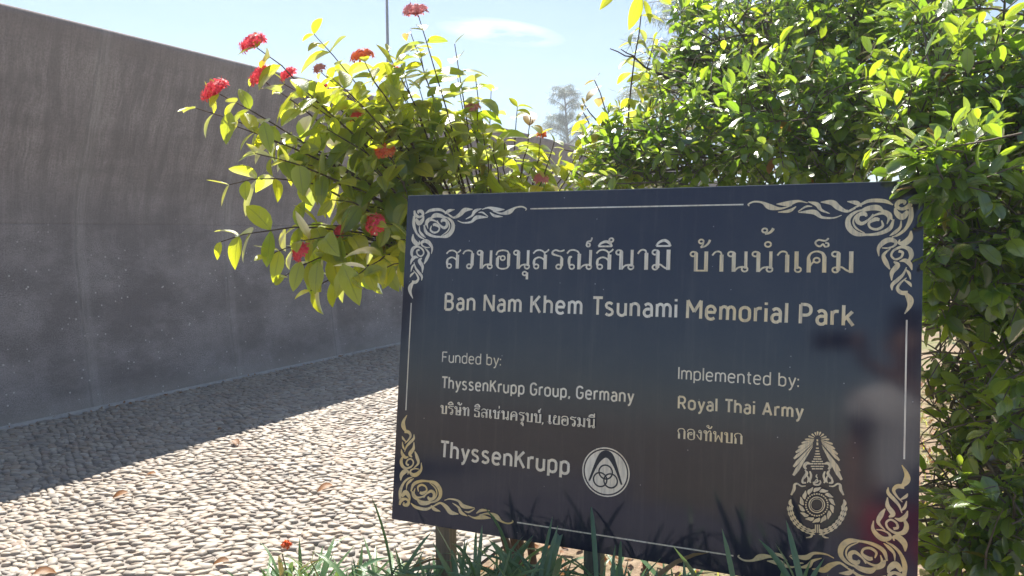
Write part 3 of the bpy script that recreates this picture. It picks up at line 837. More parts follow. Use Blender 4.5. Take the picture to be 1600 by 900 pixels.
# ---- latin strokes: cap height 1, x height .72
def arc_(cx, cy, rx, ry, a0, a1, n=9):
    a = np.radians(np.linspace(a0, a1, n)); return [(cx + rx * math.cos(t), cy + ry * math.sin(t)) for t in a]
X = .72
def stad(x0, y0, x1, y1, r):
    return arc_(x1 - r, y1 - r, r, r, 0, 90, 6) + arc_(x0 + r, y1 - r, r, r, 90, 180, 6) + arc_(x0 + r, y0 + r, r, r, 180, 270, 6) + arc_(x1 - r, y0 + r, r, r, 270, 360, 6)
def bowl_r(x0, x1, y0, y1, r):   # open to the left, B P R
    return [(x0, y1)] + arc_(x1 - r, y1 - r, r, r, 90, 0, 6) + arc_(x1 - r, y0 + r, r, r, 0, -90, 6) + [(x0, y0)]
O_ = stad(0, 0, .44, X, .21); OC = O_ + [O_[0]]
arch = lambda x0, x1: [(x0, .48)] + arc_(x0 + (x1 - x0) * .5, .50, (x1 - x0) * .5, X - .50, 180, 0, 9) + [(x1, 0)]
LAT = {
 'B': (.46, [[(0, 0), (0, 1)], bowl_r(0, .42, .53, 1, .2), bowl_r(0, .46, 0, .53, .22)]),
 'N': (.54, [[(0, 0), (0, 1)], [(0, 1), (.54, 0)], [(.54, 0), (.54, 1)]]),
 'K': (.48, [[(0, 0), (0, 1)], [(.46, 1), (.02, .44)], [(.17, .6), (.50, 0)]]),
 'T': (.52, [[(0, 1), (.52, 1)], [(.26, 1), (.26, 0)]]),
 'M': (.66, [[(0, 0), (0, 1)], [(0, 1), (.33, .36)], [(.33, .36), (.66, 1)], [(.66, 1), (.66, 0)]]),
 'P': (.46, [[(0, 0), (0, 1)], bowl_r(0, .46, .44, 1, .24)]),
 'R': (.48, [[(0, 0), (0, 1)], bowl_r(0, .46, .46, 1, .23), [(.24, .46), (.48, 0)]]),
 'F': (.42, [[(0, 0), (0, 1)], [(0, 1), (.42, 1)], [(0, .52), (.36, .52)]]),
 'I': (.0, [[(0, 0), (0, 1)]]),
 'A': (.56, [[(0, 0), (.28, 1)], [(.28, 1), (.56, 0)], [(.10, .3), (.46, .3)]]),
 'G': (.50, [arc_(.25, .72, .25, .28, 25, 90, 5) + arc_(.25, .72, .25, .28, 90, 180, 6) + arc_(.25, .28, .25, .28, 180, 270, 6) + arc_(.25, .28, .25, .28, 270, 350, 6) + [(.5, .48), (.28, .48)]]),
 'a': (.38, [[(.03, .63)] + arc_(.19, .50, .19, .22, 105, 0, 7) + [(.38, 0)], [(.38, .42), (.17, .42)] + arc_(.17, .21, .17, .21, 90, 270, 9) + [(.26, .01), (.38, .12)]]),
 'n': (.40, [[(0, 0), (0, X)], arch(0, .40)]), 'h': (.40, [[(0, 0), (0, 1.04)], arch(0, .40)]),
 'm': (.66, [[(0, 0), (0, X)], arch(0, .33), arch(.33, .66)]),
 'u': (.40, [[(.40, X), (.40, 0)], [(0, X), (0, .22)] + arc_(.20, .22, .20, .22, 180, 360, 9)]),
 'r': (.26, [[(0, 0), (0, X)], [(0, .46)] + arc_(.18, .50, .18, .21, 180, 80, 6) + [(.28, .70)]]),
 'i': (.0, [[(0, 0), (0, X)], [(0, .90), (0, 1.03)]]), 'l': (.0, [[(0, 0), (0, 1.04)]]),
 'o': (.44, [OC]),
 'e': (.42, [[(.0, .38), (.42, .38)] + arc_(.21, .48, .21, .24, 0, 180, 9) + arc_(.21, .23, .21, .23, 180, 270, 6) + [(.30, .01), (.40, .08)]]),
 's': (.36, [[(.34, .64), (.26, .70), (.18, .72), (.08, .70), (.02, .62), (.01, .54), (.05, .45), (.18, .38), (.31, .31), (.36, .21), (.34, .09), (.26, .02), (.17, 0), (.08, .02), (.0, .09)]]),
 'k': (.40, [[(0, 0), (0, 1.04)], [(.38, X), (.02, .29)], [(.14, .43), (.42, 0)]]),
 'b': (.42, [[(0, 0), (0, 1.04)], stad(0, 0, .42, X, .21) + [(.42, .51)]]),
 'd': (.42, [[(.42, 0), (.42, 1.04)], stad(0, 0, .42, X, .21) + [(.42, .51)]]),
 'p': (.42, [[(0, -.26), (0, X)], stad(0, 0, .42, X, .21) + [(.42, .51)]]),
 'y': (.42, [[(0, X), (.21, .03)], [(.42, X), (.20, -.02), (.13, -.20), (.08, -.25), (.0, -.26)]]),
 't': (.24, [[(.10, .94), (.10, .14), (.14, .03), (.26, 0)], [(0, X), (.26, X)]]),
 ':': (.0, [[(0, .0), (0, .13)], [(0, .52), (0, .65)]]), ',': (.02, [[(.02, .12), (.02, .02), (-.03, -.12)]]), '.': (0, [[(0, 0), (0, .13)]]),
}
def latin(text, w):
    out, x = [], 0
    for ch in text:
        if ch == ' ': x += .36; continue
        adv, st = LAT[ch]
        for p in st: out.append((np.array(p) + [x, 0], w))
        x += adv + w + .115 - (.10 if ch == 'T' else .05 if ch in 'ry' else 0)
    return out, x - w - .115

# ---- thai strokes: consonant height 1; thin (.075) hairlines and loops, thick (.17) stems
TN, TK = .075, .165
def lp(cx, cy, r=.115): 
    a = np.linspace(0, 2 * math.pi, 15); return (np.stack([cx + r * np.cos(a), cy + r * np.sin(a)], 1), TN)
def vs(x, y0, y1, w=TK): return (np.array([(x, y0), (x, y1)]), w)
def th(*p, w=TN): return (spline(np.array(p, float), per=5), w)
def tw(*p): q = spline(np.array(p, float), per=5); return (q[:, :2], q[:, 2])
def THAI(ch):
    c = {
     'ส': (.72, [lp(.17, .14), tw((.06, .16, TN), (.05, .35, .12), (.09, .52, .1), (.28, .62, TN), (.46, .56, TN), (.56, .45, TN)), th((.0, .82), (.14, .97), (.34, 1.0), (.52, .90), (.58, .74)), vs(.60, 0, .76), th((.56, .86), (.68, .94), (.76, 1.04))]),
     'ว': (.58, [th((.0, .80), (.10, .95), (.27, 1.0), (.44, .95), (.51, .80)), vs(.50, .18, .84), th((.53, .22), (.45, .04), (.34, .02)), lp(.34, .13)]),
     'น': (.80, [lp(.12, .87), vs(.24, 0, .9), th((.12, .985), (.24, .95), (.3, .86)), th((.28, .04), (.42, .20), (.62, .25)), vs(.72, .16, 1.0, .13), lp(.68, .13)]),
     'อ': (.74, [th((.02, .74), (.1, .93), (.34, 1.0), (.58, .95), (.67, .8)), vs(.66, .22, .82, .15), tw((.68, .24, .15), (.60, .06, TN), (.37, .0, TN), (.16, .06, TN), (.08, .24, .15)), vs(.09, .22, .60, .15), th((.08, .55), (.14, .66), (.26, .66)), lp(.36, .58)]),
     'ร': (.58, [th((.62, 1.0), (.42, .94), (.20, 1.0), (.05, .93)), tw((.05, .93, .09), (.06, .80, .1), (.26, .72, TN), (.44, .66, TN), (.51, .54, .12)), vs(.50, .18, .56, .15), th((.53, .22), (.46, .04), (.36, .02)), lp(.36, .13)]),
     'ณ': (1.20, [lp(.24, .13), tw((.13, .16, .09), (.10, .40, .13), (.13, .62, .12), (.24, .64, TN)), th((.0, .82), (.12, .97), (.32, 1.0), (.5, .92), (.58, .78)), vs(.58, 0, .80), th((.62, .04), (.78, .20), (.98, .25)), vs(1.10, .16, 1.0, .13), lp(1.04, .13)]),
     'า': (.46, [th((.0, .80), (.10, .95), (.22, 1.0), (.34, .95), (.38, .8)), vs(.38, 0, .84)]),
     'ม': (.80, [lp(.12, .87), vs(.24, .10, .9), th((.12, .985), (.24, .95), (.3, .86)), lp(.14, .13), th((.2, .24), (.36, .26), (.52, .13), (.66, .05)), vs(.70, 0, 1.0)]),
     'บ': (.74, [lp(.12, .87), vs(.24, 0, .9), th((.12, .985), (.24, .95), (.3, .86)), (np.array([(.17, .04), (.70, .04)]), TN), vs(.66, 0, 1.0)]),
     'เ': (.28, [vs(.10, .16, 1.0), lp(.16, .13)]),
     'ค': (.78, [vs(.11, 0, .55), tw((.11, .5, TK), (.10, .72, .12), (.20, .92, TN), (.40, 1.0, TN), (.60, .92, .11), (.68, .74, TK)), vs(.68, 0, .76), lp(.40, .58), th((.30, .52), (.22, .42), (.14, .26))]),
     'ก': (.74, [vs(.12, 0, .50), th((.12, .48), (.08, .62), (.0, .72)), th((.0, .72), (.10, .92), (.36, 1.0), (.58, .93), (.66, .76)), vs(.65, 0, .80)]),
     'ง': (.50, [lp(.30, .86), vs(.42, .08, .86, .14), th((.42, .04), (.2, .25), (.0, .55))]),
     'ท': (.74, [lp(.12, .87), vs(.24, 0, .9), th((.12, .985), (.24, .95), (.3, .86)), th((.28, .68), (.44, .92), (.56, 1.0), (.64, .94), (.66, .8)), vs(.66, 0, .82)]),
     'พ': (.86, [lp(.12, .87), vs(.20, 0, .9, .13), th((.12, .985), (.24, .95)), (np.array([(.20, .03), (.46, .66)]), TN), (np.array([(.46, .66), (.74, .03)]), TN), vs(.78, 0, 1.0)]),
     'ย': (.72, [lp(.22, .87), th((.12, .84), (.08, .70), (.24, .58)), tw((.24, .58, TN), (.10, .48, .12), (.10, .25, .14), (.12, .04, .12)), (np.array([(.1, .04), (.68, .04)]), TN), vs(.64, 0, 1.0)]),
     'ษ': (.80, [lp(.12, .87), vs(.24, 0, .9), th((.12, .985), (.24, .95), (.3, .86)), (np.array([(.17, .04), (.70, .04)]), TN), vs(.66, 0, 1.0), lp(.48, .46, .09), th((.55, .42), (.68, .5), (.82, .62))]),
     'ธ': (.66, [th((.62, 1.0), (.42, .94), (.20, 1.0), (.06, .93)), tw((.06, .93, .09), (.06, .76, .12), (.30, .70, TN), (.52, .64, TN), (.56, .5, .12)), vs(.56, 0, .52, .15), (np.array([(.05, .04), (.60, .04)]), TN), vs(.10, 0, .34, .13)]),
     'ซ': (.78, [lp(.12, .84), th((.12, .96), (.22, .98), (.26, .9)), vs(.24, 0, .9, .14), (np.array([(.18, .04), (.66, .04)]), TN), vs(.60, 0, .62, .14), th((.60, .60), (.52, .78), (.64, .84), (.76, 1.02)), th((.62, .8), (.72, .72), (.8, .74))]),
     # marks, placed from the right stem of the letter before (x = 0)
     'ุ': (0, [lp(-.16, -.24, .10), vs(-.04, -.55, -.18, .12)]),
     '์': (0, [lp(-.16, 1.26, .085), th((-.24, 1.27), (-.20, 1.42), (-.06, 1.46)), th((-.08, 1.42), (-.02, 1.52), (0, 1.64))]),
     'ิ': (0, [tw((-.58, 1.18, TN), (-.46, 1.36, .10), (-.24, 1.46, .12), (-.06, 1.36, .12), (.04, 1.16, .09)), (np.array([(-.58, 1.18), (.02, 1.18)]), TN)]),
     'ึ': (0, [tw((-.58, 1.18, TN), (-.46, 1.34, .10), (-.24, 1.42, .12), (-.06, 1.34, .12), (.04, 1.16, .09)), (np.array([(-.58, 1.18), (.02, 1.18)]), TN), lp(-.0, 1.50, .095)]),
     'ี': (0, [tw((-.58, 1.18, TN), (-.46, 1.34, .10), (-.24, 1.42, .12), (-.06, 1.34, .12), (.04, 1.16, .09)), (np.array([(-.58, 1.18), (.02, 1.18)]), TN), vs(.0, 1.18, 1.6, .1)]),
     '้': (0, [lp(-.24, 1.50, .10), th((-.15, 1.46), (-.18, 1.32), (-.26, 1.20)), tw((-.26, 1.20, TN), (-.08, 1.26, TN), (.06, 1.42, .10), (.12, 1.58, .10))]),
     'H': (0, [lp(-.28, 2.02, .10), th((-.2, 1.96), (-.22, 1.88), (-.26, 1.84)), tw((-.26, 1.84, TN), (-.1, 1.90, .10), (.0, 2.0, .12), (.06, 2.12, .13))]),
     '็': (0, [th((.10, 1.62), (-.02, 1.50), (-.26, 1.54), (-.38, 1.42), (-.32, 1.28), (-.20, 1.24), (-.10, 1.34), (-.02, 1.22), (.10, 1.26), (.08, 1.38), (-.02, 1.40))]),
     'ํ': (0, [lp(-.14, 1.34, .12)]),
     'ั': (0, [lp(-.30, 1.42, .10), tw((-.22, 1.36, TN), (-.20, 1.24, TN), (-.04, 1.26, .1), (.08, 1.46, .11))]),
     '่': (0, [vs(-.06, 1.22, 1.52, .1)]),
     ',': (.06, [tw((.04, .10, .13), (.04, -.02, .11), (-.04, -.20, .04))]),
    }
    return c[ch]
MARKS = 'ุ์ิึี้็ํั่H'
def thai(text, gap=.17):
    out, x, right = [], 0, 0
    for ch in text:
        if ch == ' ': x += .42; continue
        adv, st = THAI(ch)
        ox = right if ch in MARKS else x
        for p, w in st: out.append((np.asarray(p) + [ox, 0], w))
        if ch not in MARKS: right = x + adv - .06; x += adv + gap
    return out, x - gap

def set_line(ink, run, total, pl_, pr_, hpx, bold=1.0):
    p0, p1 = b2(*pl_), b2(*pr_)
    h = np.linalg.norm(b2(pl_[0], pl_[1] - hpx) - p0)
    ex = (p1 - p0); ln = np.linalg.norm(ex); ex = ex / ln; ey = np.array([-ex[1], ex[0]])
    kx = ln / total
    for p, w in run:
        p = np.asarray(p); q = p0 + p[:, 0:1] * kx * ex + p[:, 1:2] * h * ey
        ink.ribbon(q, np.asarray(w) * bold * .5 * (h + kx))

lines = [
 ('lettering', thai, 'สวนอนุสรณ์สึนามิ', (697, 419.5), (1048, 422), 28, M_SILV, None, 1.08),
 ('lettering', thai, 'บ้านนHํ' 'าเค็ม', (1078, 424), (1334, 426.5), 31, M_GILT, None, 1.02),
 ('lettering', latin, 'Ban Nam Khem Tsunami', (696, 483.5), (1056, 496), 24.5, M_SILV, .165, .92),
 ('lettering', latin, 'Memorial Park', (1074, 497), (1332, 509), 28, M_GILT, .165, .95),
 ('lettering', latin, 'Funded by:', (691.5, 565.5), (782, 571), 15.5, M_SILV, .105, 1.0),
 ('lettering', latin, 'ThyssenKrupp Group. Germany'.replace('.', ','), (690.5, 606), (989, 628.5), 17, M_SILV, .15, 1.0),
 ('lettering', thai, 'บริษัท ธิสเซ่นครุบบ์, เยอรมนี', (688.5, 646), (930, 668.5), 13, M_SILV, None, 1.35),
 ('lettering', latin, 'ThyssenKrupp', (688, 713.5), (888, 740.5), 24, M_SILV, .16, 1.0),
 ('lettering', latin, 'Implemented by:', (1060.5, 592), (1247, 604.5), 18.5, M_SILV, .105, 1.0),
 ('lettering', latin, 'Royal Thai Army', (1060.5, 638), (1253, 652.5), 18.5, M_GILT, .16, 1.0),
 ('lettering', thai, 'กองทัพบก', (1059, 685), (1160, 694), 16, M_GILT, None, 1.15),
]
for nm, fn, tx, a_, b_, hp, mt, wt, bold in lines:
    ink = Ink()
    run, tot = fn(tx, wt) if wt else fn(tx)
    set_line(ink, run, tot, a_, b_, hp, bold)
    ink.build(nm, mt)

# ---- corner ornament, traced once from the lower left corner, mirrored to the others
ORN = [
 [(100, 40, 4), (76, 85, 20), (74, 125, 30), (98, 172, 8)], [(82, 160, 22), (112, 166, 20), (127, 192, 15), (112, 222, 10), (84, 250, 4)],
 [(64, 195, 4), (72, 215, 14), (98, 242, 4)], [(152, 182, 4), (150, 214, 16), (122, 244, 17), (98, 272, 12), (82, 312, 4)], [(66, 238, 4), (72, 276, 13), (88, 302, 4)],
 [(152, 240, 4), (148, 288, 20), (122, 328, 24), (138, 352, 6)], [(58, 292, 4), (66, 328, 20), (86, 352, 20), (112, 350, 4)], [(158, 308, 6), (174, 350, 22), (184, 396, 16), (150, 432, 4)],
 [(76, 338, 8), (58, 376, 20), (66, 416, 22), (98, 434, 14), (136, 418, 11), (148, 388, 10), (130, 364, 10), (104, 374, 10), (96, 400, 12), (114, 412, 14)],
 [(206, 392, 4), (206, 440, 16), (180, 474, 24), (150, 484, 24), (126, 468, 17), (132, 446, 10), (160, 436, 8), (190, 440, 5)],
 [(54, 524, 6), (60, 482, 26), (86, 456, 28), (110, 460, 14), (106, 480, 5)], [(50, 664, 18), (52, 600, 22), (76, 542, 15), (110, 510, 12), (142, 498, 5)],
 [(96, 592, 4), (102, 552, 12), (126, 526, 16), (152, 508, 4)], [(62, 642, 18), (90, 612, 30), (114, 638, 24), (122, 672, 8)],
 [(46, 704, 12), (58, 672, 22), (90, 660, 15), (114, 680, 18), (102, 704, 22), (76, 702, 15), (80, 684, 7)],
 [(130, 604, 8), (150, 552, 20), (200, 529, 17), (260, 530, 12), (312, 546, 26), (344, 590, 28), (346, 640, 22), (316, 674, 14), (270, 690, 4)],
 [(268, 540, 4), (310, 580, 9), (322, 622, 8), (302, 660, 8), (256, 678, 6), (200, 674, 10), (152, 642, 20), (138, 602, 8)],
 [(186, 606, 6), (182, 572, 12), (210, 556, 13), (240, 570, 11), (246, 600, 12), (216, 618, 20), (196, 612, 14)],
 [(224, 652, 6), (246, 622, 10), (280, 602, 18), (302, 622, 20), (294, 656, 17), (266, 660, 20), (256, 642, 10)], [(162, 580, 4), (152, 620, 14), (176, 648, 13), (216, 644, 9), (240, 624, 5)],
 [(130, 692, 6), (170, 722, 19), (240, 736, 17), (290, 716, 10), (350, 690, 4)], [(172, 660, 4), (202, 690, 22), (250, 692, 20), (292, 680, 4)], [(278, 708, 5), (302, 734, 22), (348, 752, 4)],
 [(308, 702, 5), (350, 690, 13), (392, 720, 26), (424, 758, 28), (482, 772, 5)], [(378, 670, 4), (420, 660, 8), (480, 674, 14), (520, 714, 25), (602, 726, 4)], [(438, 690, 4), (482, 722, 14), (502, 760, 22), (548, 786, 4)],
 [(528, 752, 4), (560, 757, 10), (604, 732, 4)], [(552, 780, 4), (602, 800, 12), (660, 794, 26), (722, 802, 4)], [(614, 766, 5), (652, 744, 17), (714, 746, 4)],
 [(636, 778, 4), (700, 768, 12), (760, 790, 30), (802, 826, 12), (850, 841, 9), (884, 830, 8), (880, 816, 5)],
]
def orn_pts(st):
    P = np.array([b2(615 + x / 4.735, 640 + y / 4.735) for x, y, _ in st])
    return P, np.array([w for *_, w in st]) / 4.735 * .00196
def corner(fx, fy, mat):
    ink = Ink()
    for st in ORN:
        P, w = orn_pts(st)
        P = P.copy()
        if fx: P[:, 0] = W_ - P[:, 0]
        if fy: P[:, 1] = -H_ - P[:, 1]
        ink.stroke(P, w)
    ink.build('corner_ornament', mat)
corner(0, 0, M_OCHRE); corner(1, 0, M_OCHRE); corner(0, 1, M_SILV); corner(1, 1, M_GILT)
# border lines between the corners
eL = orn_pts(ORN[0])[0][0]; eB = orn_pts(ORN[-1])[0][-1]
xl, yb = eL[0] - .004, eB[1] - .004
y_up, x_rt = eL[1] + .012, eB[0] + .012
for p, q in (((xl, y_up), (xl, -H_ - y_up)), ((W_ - xl, y_up), (W_ - xl, -H_ - y_up)), ((x_rt, yb), (W_ - x_rt, yb)), ((x_rt, -H_ - yb), (W_ - x_rt, -H_ - yb))):
    ink = Ink(); ink.ribbon(np.array([p, q]), .0031); ink.build('border_line', M_SILV)

# ---- round company emblem: pale disc, arch and three interlocking rings
ec = b2(946.5, 737.5); er = .5 * abs(b2(984, 740)[0] - b2(909.5, 734)[0])
a = np.linspace(0, 2 * math.pi, 49)[:-1]
circ = lambda c, r: np.stack([c[0] + r * np.cos(a), c[1] + r * np.sin(a)], 1)
ink = Ink(.0006)
ink.ribbon(circ(ec, er * .97), er * .05, True)
dv = np.vstack([[*ec, .0006], np.column_stack([circ(ec, er * .885), np.full(48, .0006)])])
ink.V.append(dv); ink.F.append(np.array([(0, i + 1, (i + 1) % 48 + 1, 0) for i in range(0)]).reshape(0, 4).astype(int)); 
emb_v = np.concatenate(ink.V); off = len(emb_v) - 49
me = np_mesh('round_emblem', emb_v, [ink.F[0], np.array([(off, off + 1 + i, off + 1 + (i + 1) % 48) for i in range(48)])], False)
emblem = on_board('round_emblem', me, M_SILV)
ink = Ink(.0009)
A_ = lambda x, y: (ec[0] + x * er, ec[1] + y * er)
ink.stroke([A_(-.68, -.43), A_(-.42, .25), A_(-.2, .62), A_(.0, .73), A_(.2, .62), A_(.42, .22), A_(.68, -.43)], np.array([.07, .14, .26, .30, .26, .14, .07]) * er, 8)
for x, y in ((0, .0), (-.22, -.33), (.22, -.33)):
    ink.ribbon(circ(A_(x, y), er * .28), er * .06, True)
o = ink.build('emblem_mark', M_INK)

# ---- army crest
def cr(x, y): return b2(1210 + x / 4.738, 660 + y / 4.738)
CS = 1 / 4.738 * .00145
ink = Ink()
for l_ in [(140, 392), (142, 328), (144, 268), (158, 222), (176, 186), (202, 152), (226, 126), (252, 101), (276, 84), (300, 72), (320, 66), (342, 70), (366, 84), (386, 104), (406, 126), (432, 160), (448, 196), (468, 236), (482, 282), (484, 360), (498, 424)]:
    d = np.array(l_, float) - (320, 122); r = np.hypot(*d)
    p0 = np.array((320, 122)) + d * max(.2, 26 / r)
    wd = 9 + 16 * r / 300
    ink.ribbon(np.array([cr(*p0), cr(*(p0 + (np.array(l_) - p0) * .8)), cr(*l_)]), np.array([2.5, wd, wd * .55]) * CS)
for y, wd, hgt in ((132, 14, 22), (158, 16, 30), (190, 24, 14), (212, 32, 14), (232, 40, 14), (252, 50, 13), (270, 62, 13), (288, 84, 13), (305, 116, 14), (324, 100, 12), (342, 84, 14)):
    for k in range(max(1, int(wd / 26))):
        n = max(1, int(wd / 26)); x0 = 318 - wd / 2 + k * wd / n
        ink.ribbon(np.array([cr(x0 + 1.5, y), cr(x0 + wd / n - 1.5, y)]), hgt * .62 * CS)
S_ = lambda pts: ink.stroke([cr(x, y) for x, y, _ in pts], np.array([w for *_, w in pts]) * CS, 5)
for m in (1, -1):
    mx = lambda pts: [(318 + m * (x - 318), y, w) for x, y, w in pts]
    S_(mx([(262, 304, 12), (240, 300, 20), (222, 322, 20), (236, 346, 12)])); S_(mx([(226, 350, 6), (240, 372, 18), (226, 398, 18), (206, 424, 8)])); S_(mx([(214, 400, 6), (208, 440, 16), (234, 446, 10)]))
    S_(mx([(262, 360, 10), (272, 392, 14), (262, 430, 14), (270, 446, 8)])); S_(mx([(244, 392, 6), (252, 420, 12), (244, 446, 6)]))
    S_(mx([(232, 468, 6), (200, 470, 10), (170, 452, 12), (150, 460, 16), (146, 492, 20), (124, 536, 10)]))
    S_(mx([(122, 568, 8), (116, 598, 22), (140, 626, 8)]))
    for k in range(8):
        a0 = math.radians(188 + k * 10.5); R0 = 203
        c0 = np.array((316 + R0 * math.cos(a0), 608 - R0 * math.sin(a0))); tg = np.array((-math.sin(a0), -math.cos(a0)))
        for sd, rr in ((-1, 14), (1, 14), (0, 0)):
            c1 = c0 + np.array((math.cos(a0), -math.sin(a0))) * rr * sd
            p = [(*(c1 - tg * 20), 4), (*c1, 15 - k * .3), (*(c1 + tg * 18), 4)]
            S_(p if m == 1 else [(632 - x, y, w) for x, y, w in p])
    S_(mx([(300, 790, 12), (262, 800, 10), (230, 812, 6)])); S_(mx([(240, 812, 6), (276, 826, 12), (268, 844, 12), (236, 850, 6)]))
S_([(296, 440, 6), (312, 420, 8), (322, 432, 10), (300, 444, 10), (290, 440, 8)]); S_([(288, 436, 8), (296, 456, 12), (326, 458, 12), (342, 442, 10), (336, 424, 8)]); S_([(316, 380, 4), (310, 396, 10), (320, 412, 6)])
for x in (304, 318, 332): ink.ribbon(np.array([cr(x, 752), cr(x, 812)]), 7 * CS)
wc = (314, 606)
rc = lambda r, t: cr(wc[0] + r * math.cos(t), wc[1] + r * math.sin(t))
ink.ribbon(np.array([rc(57, t) for t in a]), 7 * CS, True); ink.ribbon(np.array([rc(44, t) for t in a]), 4 * CS, True)
for k in range(28):
    t = k * 2 * math.pi / 28; ink.ribbon(np.array([rc(76, t), rc(86, t)]), 10 * CS)
for k in range(14):
    t = k * 2 * math.pi / 14
    ink.stroke([rc(98, t), rc(112, t + .14), rc(118, t + .30), rc(134, t + .46)], np.array([8, 24, 20, 4]) * CS, 5)
ink.build('army_crest', M_GILT)

# ---- posts behind the slab
M_POST = simple_mat('weathered_post', (.20, .15, .10), (.33, .26, .19), 30, .8, .4, stretch=(6, 6, .6))
M_POST2 = simple_mat('grey_post', (.10, .10, .09), (.20, .20, .18), 30, .8, .4, stretch=(6, 6, .6))
for u, mt in ((.135, M_POST), (.53, M_POST2), (1.06, M_POST)):
    pm = MB()
    low = TLw + aW * u + bW * (H_ + .0) + nW * .045
    top = TLw + aW * u + bW * (H_ * .25) + nW * .045
    foot = np.array([low[0] + .0, low[1] + .0, -.05])
    hw = .020
    ring_ = []
    for q in (foot, low, top):
        ring_ += [q + aW * dx * hw + np.array([nW[0], nW[1], 0]) * dy * hw for dx, dy in ((-1, -1), (1, -1), (1, 1), (-1, 1))]
    qd = [(i * 4 + j, i * 4 + (j + 1) % 4, (i + 1) * 4 + (j + 1) % 4, (i + 1) * 4 + j) for i in (0, 1) for j in range(4)] + [(8, 9, 10, 11), (3, 2, 1, 0)]
    pm.add(ring_, qd)
    pm.build('post', mt, sign, smooth=False)

# ------------------------------------------------------------------ strap-leaved plants in front of the sign
def strap_plant(pos, h, n, spread, label, flower=None):
    e = empty('strap_leaf_plant', pos, label, 'plant', 'strap-leaved plants along the foot of the sign')
    pl = Plant(); pos = np.asarray(pos, float)
    n = int(n * 2.6); stems = max(7, n // 13)
    for sidx in range(stems):
        a = sidx * 2.4 + rng.uniform(0, 1); rr = spread * math.sqrt((sidx + .3) / stems)
        top = pos + np.array([rr * math.cos(a), rr * math.sin(a), h * rng.uniform(.72, 1.0)])
        st = bow(pos + np.array([rr * .4 * math.cos(a), rr * .4 * math.sin(a), 0]), top, rng.uniform(-.01, .03), 7)
        pl.w.tube(st, np.linspace(.0045, .0025, 7), 5)
        m = int(n / stems); f = np.clip(1 - np.abs(rng.normal(0, .17, m)), .45, 1)
        base = np.stack([np.interp(f, np.linspace(0, 1, 7), st[:, i]) for i in range(3)], 1)
        aa = rng.uniform(0, 6.28, m); el = rng.uniform(.15, 1.25, m) * (.5 + .6 * f)
        D = np.stack([np.cos(aa) * np.cos(el), np.sin(aa) * np.cos(el), np.sin(el)], 1)
        pl.put(base, D, np.array([0, 0, 1.0]) + rng.normal(0, .2, (m, 3)), rng.uniform(.10, .20, m), rng.uniform(.065, .12, m), lance, rng.normal(.7, .35, m), rng.uniform(.2, .6, m),
               np.stack([rng.uniform(0, 1, m), np.where(rng.random(m) < .04, .7, 0), np.zeros(m)], 1), [0, .2, .4, .6, .8, 1.0])
    pl.build_leaves(M_STRAP, e); pl.w.build('stems', M_STRAP, e)
    if flower is not None:
        f0 = np.asarray(flower)
        b0 = pos + np.array([0, 0, h * .5])
        mb = MB(); mb.tube(bow(b0, f0, .02, 6), np.linspace(.003, .002, 6), 5); mb.build('flower_stalk', M_STRAP, e)
        flower_head(f0, np.array([0, -.2, 1]),   .009, 12, M_ORANGE, e, 1.0)
    return e
def foot(px, py, dp): q = at(px, py, dp); return np.array([q[0], q[1], 0.0]), q[2]
specs = [(470, 862, 2.05, 62, .10, 'dark green strap-leaved plant with an orange bloom, leftmost, on the pebbles edge', (447, 850)),
         (545, 868, 2.00, 50, .09, 'small strap-leaved clump second from the left, in front of bright pebbles', None),
         (625, 838, 1.84, 44, .06, 'sunlit strap-leaved plant with a pale arching leaf under the lower left corner of the sign', None),
         (672, 862, 1.80, 50, .08, 'strap-leaved plant just left of the tan sign post', None),
         (740, 858, 1.62, 66, .09, 'bluish strap-leaved plant in front of the tan sign post', None),
         (812, 842, 1.60, 64, .08, 'strap-leaved plant with its blades crossing the gold corner flourish', None),
         (880, 878, 1.58, 62, .09, 'shaded strap-leaved plant below the round emblem', None),
         (960, 884, 1.54, 52, .08, 'shaded strap-leaved plant in front of the grey sign post', None),
         (1050, 892, 1.46, 40, .07, 'low strap-leaved plant below the Thai army lettering', None),
         (1170, 898, 1.36, 46, .07, 'strap-leaved plant below the army crest', None),
         (776, 858, 1.72, 50, .10, 'bushy strap-leaved clump right beside the tan sign post, behind its bluish neighbour', None),
         (905, 868, 1.68, 50, .10, 'low strap-leaved clump just left of the grey sign post, under the slab', None),
         (1010, 882, 1.60, 46, .10, 'low strap-leaved clump just right of the grey sign post, under the slab', None),
         (1240, 890, 1.33, 34, .05, 'strap-leaved plant whose blades cross the lower right gold scroll', None)]
for px, py, dp, n, sp, lab, fl in specs:
    p, hz = foot(px, py, dp)
    strap_plant(p, hz - .068, int(n * 1.9), sp * 1.15, lab, None if fl is None else at(fl[0], fl[1], dp - .03))
    # lower skirt of the same bed is part of each clump's own stems

